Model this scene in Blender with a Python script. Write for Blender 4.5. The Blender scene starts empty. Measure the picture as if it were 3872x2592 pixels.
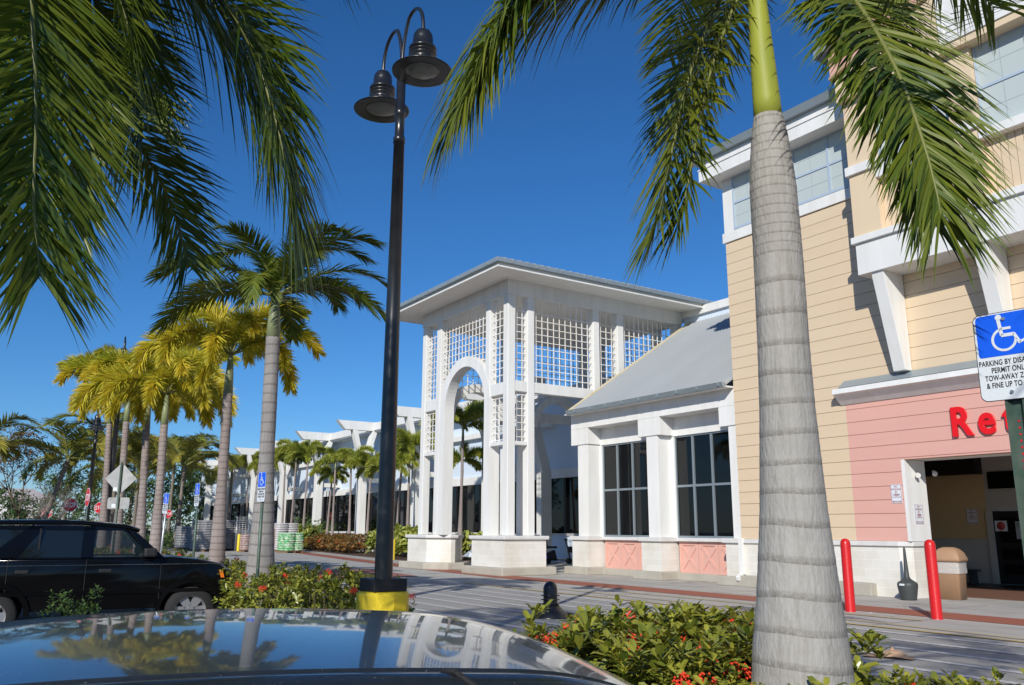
import bpy, math, random
from mathutils import Vector, Matrix, Quaternion
from math import sin, cos, pi, radians, sqrt, atan2
R = random.Random(7)
scene = bpy.context.scene
COL = scene.collection
# ---------------------------------------------------------------- camera
cam = bpy.data.cameras.new('camera'); camo = bpy.data.objects.new('camera', cam); COL.objects.link(camo)
cam.sensor_width = 36; cam.lens = 29.603; cam.clip_start = 0.05; cam.clip_end = 3000
PI_, RO_, YA_ = radians(12.54), radians(.246), radians(56.52)
fw = Vector((-sin(YA_)*cos(PI_), cos(YA_)*cos(PI_), sin(PI_))); rt = Vector((cos(YA_), sin(YA_), 0)); up = rt.cross(fw)
r2 = rt*cos(RO_)+up*sin(RO_); u2 = up*cos(RO_)-rt*sin(RO_)
m = Matrix((r2, u2, -fw)).transposed().to_4x4(); m.translation = Vector((0, 0, 1.5)); camo.matrix_world = m
scene.camera = camo
# ---------------------------------------------------------------- world, sun, exposure
SUN_EL, SUN_AZ = radians(27.5), radians(-49.5)          # azimuth measured from +X, counter-clockwise
w = bpy.data.worlds.new("World"); scene.world = w; w.use_nodes = True
nt = w.node_tree; nt.nodes.clear()
sky = nt.nodes.new('ShaderNodeTexSky'); sky.sky_type = 'NISHITA'; sky.sun_disc = False
sky.sun_elevation = SUN_EL; sky.sun_rotation = pi/2-SUN_AZ; sky.altitude = 0; sky.air_density = 1.0; sky.dust_density = 0.12; sky.ozone_density = 10
hs = nt.nodes.new('ShaderNodeHueSaturation'); hs.inputs['Saturation'].default_value = 1.08
bg = nt.nodes.new('ShaderNodeBackground'); bg.inputs['Strength'].default_value = 0.09
out = nt.nodes.new('ShaderNodeOutputWorld')
nt.links.new(sky.outputs[0], hs.inputs['Color']); nt.links.new(hs.outputs[0], bg.inputs[0]); nt.links.new(bg.outputs[0], out.inputs[0])
sl = bpy.data.lights.new('sun', 'SUN'); sl.energy = 3.6; sl.angle = radians(.53); sl.color = (1, .955, .87)
so = bpy.data.objects.new('sun', sl); COL.objects.link(so)
sdir = Vector((cos(SUN_AZ)*cos(SUN_EL), sin(SUN_AZ)*cos(SUN_EL), sin(SUN_EL)))
so.rotation_euler = sdir.to_track_quat('Z', 'Y').to_euler(); so.location = (0, -20, 30)
scene.view_settings.view_transform = 'Standard'; scene.view_settings.look = 'None'
scene.view_settings.exposure = 0.28; scene.view_settings.gamma = 1
scene.render.engine = 'CYCLES'
scene.cycles.max_bounces = 6; scene.cycles.transparent_max_bounces = 8
# ---------------------------------------------------------------- materials
def mat(name, col, rough=.6, metal=0., col2=None, nscale=4., nmix=.5, bump=0., bscale=30., spec=.5, coat=0., detail=6, stretch=(1,1,1), trans=0., alpha=1., rnd=0.):
    mm = bpy.data.materials.new(name); mm.use_nodes = True; n = mm.node_tree; b = n.nodes['Principled BSDF']; L = n.links.new
    b.inputs['Base Color'].default_value = (*col, 1); b.inputs['Roughness'].default_value = rough; b.inputs['Metallic'].default_value = metal
    b.inputs['Specular IOR Level'].default_value = spec; b.inputs['Coat Weight'].default_value = coat; b.inputs['Coat Roughness'].default_value = .03
    tc = n.nodes.new('ShaderNodeTexCoord'); mp = n.nodes.new('ShaderNodeMapping'); mp.inputs['Scale'].default_value = stretch; L(tc.outputs['Object'], mp.inputs[0])
    last = None
    if col2:
        no = n.nodes.new('ShaderNodeTexNoise'); no.inputs['Scale'].default_value = nscale; no.inputs['Detail'].default_value = detail; L(mp.outputs[0], no.inputs[0])
        rp = n.nodes.new('ShaderNodeValToRGB'); rp.color_ramp.elements[0].position = .5-.5*nmix*.6; rp.color_ramp.elements[1].position = .5+.5*nmix*.6
        rp.color_ramp.elements[0].color = (*col, 1); rp.color_ramp.elements[1].color = (*col2, 1); L(no.outputs[0], rp.inputs[0]); last = rp.outputs[0]
        L(last, b.inputs['Base Color'])
    if rnd and col2:
        g = n.nodes.new('ShaderNodeNewGeometry'); mx = n.nodes.new('ShaderNodeMix'); mx.data_type = 'RGBA'
        rp2 = n.nodes.new('ShaderNodeValToRGB'); rp2.color_ramp.elements[0].color = (*col, 1); rp2.color_ramp.elements[1].color = (*col2, 1)
        L(g.outputs['Random Per Island'], rp2.inputs[0]); mx.inputs[0].default_value = rnd; L(last, mx.inputs[6]); L(rp2.outputs[0], mx.inputs[7]); last = mx.outputs[2]
        L(last, b.inputs['Base Color'])
    if bump:
        nb = n.nodes.new('ShaderNodeTexNoise'); nb.inputs['Scale'].default_value = bscale; nb.inputs['Detail'].default_value = 8; L(mp.outputs[0], nb.inputs[0])
        bp = n.nodes.new('ShaderNodeBump'); bp.inputs['Strength'].default_value = bump; bp.inputs['Distance'].default_value = .02; L(nb.outputs[0], bp.inputs['Height']); L(bp.outputs[0], b.inputs['Normal'])
    if trans:
        t = n.nodes.new('ShaderNodeBsdfTranslucent'); ms = n.nodes.new('ShaderNodeMixShader'); ms.inputs[0].default_value = trans
        if last: L(last, t.inputs[0])
        else: t.inputs[0].default_value = (*col, 1)
        L(b.outputs[0], ms.inputs[1]); L(t.outputs[0], ms.inputs[2]); L(ms.outputs[0], n.nodes['Material Output'].inputs[0])
    if alpha < 1: b.inputs['Alpha'].default_value = alpha
    return mm
def nodes(mm): return mm.node_tree.nodes, mm.node_tree.links.new
def blockmat(name, c1, c2, mortar, bw=.42, rh=.21):
    mm = mat(name, c1, .85, bump=.25, bscale=60); n, L = nodes(mm)
    tc = n['Texture Coordinate']; sp = n.new('ShaderNodeSeparateXYZ'); L(tc.outputs['Object'], sp.inputs[0])
    ad = n.new('ShaderNodeMath'); ad.operation = 'ADD'; L(sp.outputs[0], ad.inputs[0]); L(sp.outputs[1], ad.inputs[1])
    cb = n.new('ShaderNodeCombineXYZ'); L(ad.outputs[0], cb.inputs[0]); L(sp.outputs[2], cb.inputs[1])
    br = n.new('ShaderNodeTexBrick'); br.inputs['Scale'].default_value = 1; br.inputs['Brick Width'].default_value = bw; br.inputs['Row Height'].default_value = rh
    br.inputs['Mortar Size'].default_value = .006; br.inputs['Color1'].default_value = (*c1, 1); br.inputs['Color2'].default_value = (*c2, 1); br.inputs['Mortar'].default_value = (*mortar, 1)
    L(cb.outputs[0], br.inputs[0])
    no = n.new('ShaderNodeTexNoise'); no.inputs['Scale'].default_value = 1.3; no.inputs['Detail'].default_value = 5; L(tc.outputs['Object'], no.inputs[0])
    rp = n.new('ShaderNodeValToRGB'); rp.color_ramp.elements[0].position = .3; rp.color_ramp.elements[0].color = (.86, .83, .76, 1); rp.color_ramp.elements[1].position = .6; rp.color_ramp.elements[1].color = (1, 1, 1, 1); L(no.outputs[0], rp.inputs[0])
    mx = n.new('ShaderNodeMix'); mx.data_type = 'RGBA'; mx.blend_type = 'MULTIPLY'; mx.inputs[0].default_value = .8; L(br.outputs[0], mx.inputs[6]); L(rp.outputs[0], mx.inputs[7]); L(mx.outputs[2], n['Principled BSDF'].inputs['Base Color'])
    return mm
def trunkmat(name, c1, c2, ring, freq=7.5, close=0):
    mm = mat(name, c1, .85, col2=c2, nscale=3, stretch=(1, 1, .35), bump=.45, bscale=55); n, L = nodes(mm); b = n['Principled BSDF']
    tc = n['Texture Coordinate']; sp = n.new('ShaderNodeSeparateXYZ'); L(tc.outputs['Object'], sp.inputs[0])
    no = n.new('ShaderNodeTexNoise'); no.inputs['Scale'].default_value = .9; L(tc.outputs['Object'], no.inputs[0])
    ml = n.new('ShaderNodeMath'); ml.operation = 'MULTIPLY_ADD'; L(sp.outputs[2], ml.inputs[0]); ml.inputs[1].default_value = freq; 
    ms = n.new('ShaderNodeMath'); ms.operation = 'MULTIPLY'; L(no.outputs[0], ms.inputs[0]); ms.inputs[1].default_value = 1.3; L(ms.outputs[0], ml.inputs[2])
    fr = n.new('ShaderNodeMath'); fr.operation = 'FRACT'
    if close:       # leaf scars crowd together towards the top of the trunk
        c1_ = n.new('ShaderNodeMath'); c1_.operation = 'SUBTRACT'; L(sp.outputs[2], c1_.inputs[0]); c1_.inputs[1].default_value = 3.1
        c2_ = n.new('ShaderNodeMath'); c2_.operation = 'MAXIMUM'; L(c1_.outputs[0], c2_.inputs[0]); c2_.inputs[1].default_value = 0
        c3_ = n.new('ShaderNodeMath'); c3_.operation = 'MULTIPLY_ADD'; L(c2_.outputs[0], c3_.inputs[0]); c3_.inputs[1].default_value = 11; L(ml.outputs[0], c3_.inputs[2]); L(c3_.outputs[0], fr.inputs[0])
    else: L(ml.outputs[0], fr.inputs[0])
    rp = n.new('ShaderNodeValToRGB'); e = rp.color_ramp.elements; e[0].position = 0; e[0].color = (1, 1, 1, 1); e[1].position = .24; e[1].color = (0, 0, 0, 1)
    e2 = rp.color_ramp.elements.new(.18); e2.color = (.45, .45, .45, 1); e3 = rp.color_ramp.elements.new(.99); e3.color = (0, 0, 0, 1); L(fr.outputs[0], rp.inputs[0])
    n2 = n.new('ShaderNodeTexNoise'); n2.inputs['Scale'].default_value = 60; n2.inputs['Detail'].default_value = 6; L(tc.outputs['Object'], n2.inputs[0])
    r3 = n.new('ShaderNodeValToRGB'); r3.color_ramp.elements[0].position = .18; r3.color_ramp.elements[1].position = .58; L(n2.outputs[0], r3.inputs[0])
    mm2 = n.new('ShaderNodeMath'); mm2.operation = 'MULTIPLY'; L(rp.outputs[0], mm2.inputs[0]); L(r3.outputs[0], mm2.inputs[1])
    mx = n.new('ShaderNodeMix'); mx.data_type = 'RGBA'; L(mm2.outputs[0], mx.inputs[0])
    src = b.inputs['Base Color'].links[0].from_socket; L(src, mx.inputs[6]); mx.inputs[7].default_value = (*ring, 1)
    # fine speckled lichen
    n3 = n.new('ShaderNodeTexNoise'); n3.inputs['Scale'].default_value = 5; n3.inputs['Detail'].default_value = 9; n3.inputs['Roughness'].default_value = .75; mp3 = n.new('ShaderNodeMapping'); mp3.inputs['Scale'].default_value = (7, 7, .5); L(tc.outputs['Object'], mp3.inputs[0]); L(mp3.outputs[0], n3.inputs[0])
    r4 = n.new('ShaderNodeValToRGB'); r4.color_ramp.elements[0].position = .36; r4.color_ramp.elements[0].color = (.62, .6, .56, 1); r4.color_ramp.elements[1].position = .56; r4.color_ramp.elements[1].color = (1, 1, 1, 1); L(n3.outputs[0], r4.inputs[0])
    m3 = n.new('ShaderNodeMix'); m3.data_type = 'RGBA'; m3.blend_type = 'MULTIPLY'; m3.inputs[0].default_value = .55; L(mx.outputs[2], m3.inputs[6]); L(r4.outputs[0], m3.inputs[7]); n5 = n.new('ShaderNodeTexNoise'); n5.inputs['Scale'].default_value = 2.3; n5.inputs['Detail'].default_value = 12; n5.inputs['Roughness'].default_value = .7; mp5 = n.new('ShaderNodeMapping'); mp5.inputs['Location'].default_value = (3, 1, 7); L(tc.outputs['Object'], mp5.inputs[0]); L(mp5.outputs[0], n5.inputs[0])
    r5 = n.new('ShaderNodeValToRGB'); r5.color_ramp.elements[0].position = .63; r5.color_ramp.elements[0].color = (0, 0, 0, 1); r5.color_ramp.elements[1].position = .70; r5.color_ramp.elements[1].color = (.6, .6, .6, 1); L(n5.outputs[0], r5.inputs[0])
    m5 = n.new('ShaderNodeMix'); m5.data_type = 'RGBA'; L(r5.outputs[0], m5.inputs[0]); L(m3.outputs[2], m5.inputs[6]); m5.inputs[7].default_value = (.20, .15, .09, 1); L(m5.outputs[2], b.inputs['Base Color'])
    return mm
M = {}
M['white'] = mat('white_paint', (.82, .82, .80), .55, col2=(.70, .69, .655), nscale=1.5, nmix=.9, bump=.10, bscale=70, stretch=(2.2, 2.2, .3), detail=9)
M['beam'] = mat('cream_beam', (.76, .75, .70), .6, col2=(.68, .67, .62), nscale=1.5, nmix=1, bump=.08, bscale=60)
M['soffit'] = mat('soffit_stucco', (.84, .82, .77), .8, col2=(.78, .76, .71), nscale=2, nmix=1, bump=.3, bscale=90)
M['lattice'] = mat('lattice_white', (.88, .88, .87), .5, col2=(.80, .74, .66), nscale=.9, nmix=.35)
M['beige'] = mat('beige_siding', (.70, .555, .39), .75, col2=(.655, .51, .345), nscale=1.2, nmix=1.2, rnd=.3, detail=9, bump=.06, bscale=70, stretch=(.5, 1, 3))
M['beige2'] = mat('beige_stucco', (.72, .575, .40), .8, col2=(.69, .545, .37), nscale=1, nmix=1, bump=.15, bscale=90)
M['groove'] = mat('siding_groove', (.50, .35, .19), .9)
M['pink'] = mat('pink_siding', (.71, .40, .335), .75, col2=(.665, .36, .30), nscale=1.2, nmix=1.2, rnd=.3, detail=9, bump=.06, bscale=70, stretch=(.5, 1, 3))
M['pgroove'] = mat('pink_groove', (.55, .19, .14), .9)
M['panel'] = mat('pink_panel', (.70, .40, .33), .7, col2=(.67, .37, .30), nscale=3, nmix=1)
M['trimbrown'] = mat('brown_trim', (.42, .30, .17), .8)
M['block'] = blockmat('painted_block', (.74, .72, .67), (.70, .68, .63), (.80, .79, .76))
M['cap'] = mat('block_cap', (.70, .69, .67), .8, col2=(.60, .59, .57), nscale=5, nmix=1, bump=.3, bscale=60)
M['curb'] = mat('stained_concrete', (.50, .47, .40), .9, col2=(.36, .33, .27), nscale=2.2, nmix=1.2, bump=.5, bscale=40)
M['gutter'] = mat('grey_gutter', (.33, .39, .42), .4, .3, col2=(.28, .33, .36), nscale=2, nmix=1)
M['metalroof'] = mat('metal_roof', (.40, .42, .43), .45, .15, col2=(.34, .36, .37), nscale=.7, nmix=1.2, stretch=(1, .3, .3), bump=.05, bscale=20)
M['blue'] = mat('pale_blue_stucco', (.64, .73, .84), .8, col2=(.60, .70, .81), nscale=.8, nmix=1, bump=.1, bscale=60)
M['glass'] = mat('dark_glass', (.004, .005, .006), .02, spec=.42, bump=.012, bscale=1.2)
M['blackframe'] = mat('black_frame', (.006, .006, .007), .4)
M['frame'] = mat('grey_frame', (.28, .33, .36), .4, .4)
M['palewin'] = mat('frosted_window', (.50, .56, .55), .35, col2=(.47, .53, .52), nscale=.8, nmix=1)
M['winframe'] = mat('blue_grey_frame', (.40, .49, .60), .5)
M['muntin'] = mat('window_muntin', (.38, .44, .46), .5)
M['concrete'] = mat('pale_concrete', (.47, .45, .41), .9, col2=(.39, .37, .335), nscale=.9, nmix=1.1, bump=.25, bscale=60, detail=10)
M['road'] = mat('worn_road', (.40, .385, .355), .92, col2=(.29, .28, .26), nscale=1.1, nmix=1.3, bump=.4, bscale=90, detail=12)
def dusty(mm, amt=.05):
    n, L = nodes(mm); tc = n['Texture Coordinate']; b = n['Principled BSDF']
    no = n.new('ShaderNodeTexNoise'); no.inputs['Scale'].default_value = 2.2; no.inputs['Detail'].default_value = 12; L(tc.outputs['Object'], no.inputs[0])
    rp = n.new('ShaderNodeMapRange'); rp.inputs['From Min'].default_value = .35; rp.inputs['From Max'].default_value = .7; rp.inputs['To Min'].default_value = .02; rp.inputs['To Max'].default_value = amt; L(no.outputs[0], rp.inputs[0]); L(rp.outputs[0], b.inputs['Coat Roughness'])
    n2 = n.new('ShaderNodeTexNoise'); n2.inputs['Scale'].default_value = 160; n2.inputs['Detail'].default_value = 2; L(tc.outputs['Object'], n2.inputs[0])
    r2_ = n.new('ShaderNodeValToRGB'); r2_.color_ramp.elements[0].position = .70; r2_.color_ramp.elements[1].position = .76; L(n2.outputs[0], r2_.inputs[0])
    mx = n.new('ShaderNodeMix'); mx.data_type = 'RGBA'; L(r2_.outputs[0], mx.inputs[0]); L(b.inputs['Base Color'].links[0].from_socket, mx.inputs[6]); mx.inputs[7].default_value = (.4, .38, .34, 1); L(mx.outputs[2], b.inputs['Base Color'])
def spots(mm, col=(.12, .11, .10), sc=9., th=.70, sc2=1.2):
    n, L = nodes(mm); tc = n['Texture Coordinate']; b = n['Principled BSDF']; src = b.inputs['Base Color'].links[0].from_socket
    for scale, t0, t1, amt in ((sc, th, th+.05, .75), (sc2, .52, .75, .35)):
        no = n.new('ShaderNodeTexNoise'); no.inputs['Scale'].default_value = scale; no.inputs['Detail'].default_value = 4; mp = n.new('ShaderNodeMapping'); mp.inputs['Scale'].default_value = (.6, 1.3, 1); L(tc.outputs['Object'], mp.inputs[0]); L(mp.outputs[0], no.inputs[0])
        rp = n.new('ShaderNodeValToRGB'); rp.color_ramp.elements[0].position = t0; rp.color_ramp.elements[0].color = (0, 0, 0, 1); rp.color_ramp.elements[1].position = t1; rp.color_ramp.elements[1].color = (amt, amt, amt, 1); L(no.outputs[0], rp.inputs[0])
        mx = n.new('ShaderNodeMix'); mx.data_type = 'RGBA'; L(rp.outputs[0], mx.inputs[0]); L(src, mx.inputs[6]); mx.inputs[7].default_value = (*col, 1); src = mx.outputs[2]
    vo = n.new('ShaderNodeTexVoronoi'); vo.feature = 'DISTANCE_TO_EDGE'; vo.inputs['Scale'].default_value = .16; nw = n.new('ShaderNodeTexNoise'); nw.inputs['Scale'].default_value = 1.5; nw.inputs['Detail'].default_value = 6; L(tc.outputs['Object'], nw.inputs[0])
    va = n.new('ShaderNodeVectorMath'); va.operation = 'MULTIPLY_ADD'; L(nw.outputs['Color'], va.inputs[0]); va.inputs[1].default_value = (1.2, 1.2, 0); L(tc.outputs['Object'], va.inputs[2]); L(va.outputs[0], vo.inputs['Vector'])
    rp = n.new('ShaderNodeValToRGB'); rp.color_ramp.elements[0].position = 0; rp.color_ramp.elements[0].color = (.6, .6, .6, 1); rp.color_ramp.elements[1].position = .003; rp.color_ramp.elements[1].color = (0, 0, 0, 1); L(vo.outputs['Distance'], rp.inputs[0])
    mx = n.new('ShaderNodeMix'); mx.data_type = 'RGBA'; L(rp.outputs[0], mx.inputs[0]); L(src, mx.inputs[6]); mx.inputs[7].default_value = (.1, .095, .085, 1); L(mx.outputs[2], b.inputs['Base Color'])
spots(M['concrete'], th=.72); spots(M['road'], th=.68)
M['lot'] = mat('lot_asphalt', (.06, .06, .062), .95, col2=(.045, .045, .045), nscale=3, nmix=1, bump=.5, bscale=90)
M['red'] = mat('red_strip', (.36, .115, .065), .85, col2=(.30, .095, .055), nscale=3, nmix=1.2, bump=.2, bscale=60)
M['redpave'] = mat('red_pavers', (.33, .13, .10), .9, col2=(.27, .11, .09), nscale=3, nmix=1.2, bump=.2, bscale=60)
M['wline'] = mat('white_line', (.74, .74, .73), .8, col2=(.38, .37, .36), nscale=14, nmix=.9, detail=10)
M['yline'] = mat('yellow_line', (.62, .42, .07), .8, col2=(.42, .36, .2), nscale=10, nmix=.9, detail=10)
M['groove2'] = mat('joint', (.16, .15, .13), .9)
M['mulch'] = mat('mulch', (.10, .055, .03), .95, col2=(.05, .03, .02), nscale=20, nmix=1, bump=1, bscale=40)
M['tile'] = mat('brown_tile', (.22, .11, .07), .6, col2=(.17, .085, .055), nscale=4, nmix=1)
M['dado'] = mat('interior_dado', (.5, .5, .47), .8)
M['inbeige'] = mat('interior_beige', (.62, .47, .26), .8)
M['black'] = mat('black_metal', (.012, .013, .015), .28, .0, spec=.6, col2=(.02, .02, .022), nscale=5)
M['darkbase'] = mat('black_base', (.012, .012, .013), .5)
M['yellow'] = mat('yellow_paint', (.80, .60, .02), .55, col2=(.74, .53, .02), nscale=5, nmix=1, bump=.4, bscale=14)
M['lens'] = mat('lamp_lens', (.22, .23, .21), .25, col2=(.12, .12, .11), nscale=9, nmix=1.2)
M['redpaint'] = mat('red_bollard_paint', (.62, .012, .012), .32, col2=(.56, .012, .012), nscale=3, bump=.1, bscale=30)
M['leaf'] = mat('royal_leaf', (.04, .10, .010), .5, col2=(.22, .24, .02), nscale=1.2, rnd=.6, trans=.28)
M['leafdark'] = mat('shade_leaf', (.035, .09, .010), .42, col2=(.20, .24, .025), nscale=1.2, rnd=.6, trans=.25)
M['foxleaf'] = mat('foxtail_leaf', (.32, .42, .03), .5, col2=(.80, .60, .05), nscale=.9, rnd=.45, trans=.4)
M['foxgreen'] = mat('green_foxtail_leaf', (.14, .23, .025), .45, col2=(.48, .46, .07), nscale=.8, rnd=.5, trans=.3)
M['cocoleaf'] = mat('coconut_leaf', (.10, .17, .025), .42, col2=(.46, .38, .06), nscale=.5, rnd=.4, trans=.3)
M['rachis'] = mat('rachis', (.16, .17, .04), .5)
M['shaft'] = mat('crownshaft', (.42, .42, .05), .5, col2=(.22, .28, .05), nscale=2.6, nmix=1.1, stretch=(3.5, 3.5, .5), bump=.1, bscale=50, spec=.3, detail=9)
M['shaftg'] = mat('grey_green_shaft', (.22, .27, .12), .45, col2=(.30, .32, .18), nscale=3, nmix=1, stretch=(3, 3, .4))
M['trunk'] = trunkmat('royal_trunk', (.40, .385, .36), (.325, .31, .29), (.20, .185, .165), 5.6, close=1)
M['trunk2'] = trunkmat('grey_trunk', (.33, .31, .295), (.25, .235, .225), (.13, .12, .11), 6.0)
M['foxtrunk'] = trunkmat('foxtail_trunk', (.34, .29, .27), (.26, .21, .19), (.13, .10, .09), 8.5)
M['cocotrunk'] = trunkmat('coconut_trunk', (.26, .22, .18), (.18, .15, .12), (.10, .08, .07), 9)
M['hedge'] = mat('hedge_leaf', (.035, .085, .010), .30, col2=(.40, .38, .05), nscale=2.2, rnd=.65, trans=.18, nmix=.9)
M['hedgered'] = mat('croton_leaf', (.09, .10, .02), .4, col2=(.34, .12, .03), nscale=1.5, rnd=.6, trans=.15)
M['lime'] = mat('lime_leaf', (.16, .24, .03), .4, col2=(.45, .44, .10), nscale=2, rnd=.5, trans=.2)
M['bush'] = mat('bush_leaf', (.04, .09, .018), .45, col2=(.12, .18, .04), nscale=2, rnd=.5, trans=.15)
M['darkgreen'] = mat('dark_tree_leaf', (.03, .07, .015), .5, col2=(.09, .14, .03), nscale=1.5, rnd=.5, trans=.15)
M['brownleaf'] = mat('dry_leaf', (.10, .075, .03), .6, col2=(.20, .12, .05), nscale=2, rnd=.5, trans=.15)
M['stem'] = mat('stem', (.12, .09, .05), .8)
M['bark'] = mat('pale_bark', (.36, .31, .26), .85, col2=(.22, .18, .15), nscale=6, bump=.5)
M['flower'] = mat('red_flower', (.75, .035, .018), .5, col2=(.85, .10, .03), nscale=8, rnd=.5)
M['carblack'] = mat('black_car_paint', (.003, .003, .0035), .12, spec=.32)
M['cargrey'] = mat('dark_metallic_paint', (.030, .036, .040), .28, .5, coat=.8, col2=(.038, .043, .047), nscale=60)
DUST = 1
M['carblue'] = mat('blue_car_paint', (.02, .05, .20), .25, coat=.8)
M['carwhite'] = mat('white_car_paint', (.7, .71, .72), .25, coat=.8)
M['carsilver'] = mat('silver_car_paint', (.35, .36, .37), .28, .4, coat=.8)
M['carnavy'] = mat('navy_car_paint', (.01, .014, .03), .25, coat=.8)
M['carglass'] = mat('car_glass', (.01, .014, .016), .02, spec=.7, alpha=.72)
M['carglass2'] = mat('clear_car_glass', (.02, .03, .03), .02, spec=.7, alpha=.28)
M['rubber'] = mat('rubber', (.015, .015, .015), .8, bump=.4, bscale=60)
M['rim'] = mat('alloy', (.45, .45, .46), .35, .7)
M['trim'] = mat('grey_plastic', (.02, .02, .021), .55, spec=.3)
M['chrome'] = mat('chrome', (.6, .6, .62), .15, 1)
M['orange'] = mat('orange_lens', (.9, .22, .02), .2)
M['seat'] = mat('car_seat', (.05, .055, .065), .9)
M['signwhite'] = mat('sign_white', (.72, .76, .80), .4, col2=(.68, .72, .76), nscale=60, nmix=1)
M['signblue'] = mat('sign_blue', (.005, .10, .78), .4, col2=(.006, .12, .85), nscale=80, nmix=1)
M['signblack'] = mat('sign_black', (.01, .01, .012), .5)
M['signred'] = mat('sign_red', (.62, .01, .02), .4)
M['signback'] = mat('sign_back', (.36, .36, .35), .45, .5, col2=(.27, .27, .27), nscale=5)
M['darkredtext'] = mat('dark_red_text', (.25, .02, .03), .6)
M['post'] = mat('green_post', (.045, .10, .075), .5, .3, col2=(.12, .15, .12), nscale=9, nmix=.6)
M['letters'] = mat('red_letters', (.78, .008, .012), .28, spec=.6)
M['galv'] = mat('galvanised', (.42, .43, .44), .4, .7)
M['trash'] = mat('tan_plastic', (.40, .235, .135), .6, col2=(.36, .21, .12), nscale=5, stretch=(8, 8, .5))
M['bag'] = mat('plastic_bag', (.75, .73, .70), .25, alpha=.55, bump=.8, bscale=20)
M['ash'] = mat('dark_green_plastic', (.05, .056, .055), .5)
M['bench'] = mat('bench_dark', (.05, .05, .05), .6)
M['wrap'] = mat('white_bags', (.62, .60, .60), .35, col2=(.45, .42, .43), nscale=7, nmix=1, bump=.6, bscale=14)
M['wrapgrey'] = mat('grey_wrapped_bags', (.16, .16, .17), .3, col2=(.34, .34, .35), nscale=9, nmix=.8, bump=.8, bscale=16)
M['greenbag'] = mat('green_bags', (.08, .42, .13), .35, col2=(.55, .65, .5), nscale=5, nmix=.35, bump=.6, bscale=14)
M['brownbag'] = mat('brown_bags', (.34, .22, .19), .4, col2=(.5, .4, .38), nscale=7, nmix=.7, bump=.6, bscale=14)
M['wood'] = mat('pallet_wood', (.25, .16, .09), .85, col2=(.16, .10, .06), nscale=6)
M['paper'] = mat('brown_paper', (.42, .27, .17), .8)
M['litter'] = mat('white_paper', (.8, .8, .8), .7)
M['bluescoot'] = mat('blue_plastic', (.01, .12, .62), .35)
M['farwhite'] = mat('far_white_wall', (.72, .70, .70), .8)
M['pinkroof'] = mat('far_roof', (.5, .44, .42), .8)
M['rake'] = mat('weathered_flashing', (.62, .50, .28), .7, col2=(.70, .64, .5), nscale=3, nmix=1)
M['sticker'] = mat('sticker_red', (.45, .06, .05), .6)
M['poster'] = mat('poster', (.42, .46, .50), .6, col2=(.36, .42, .48), nscale=14)
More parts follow.
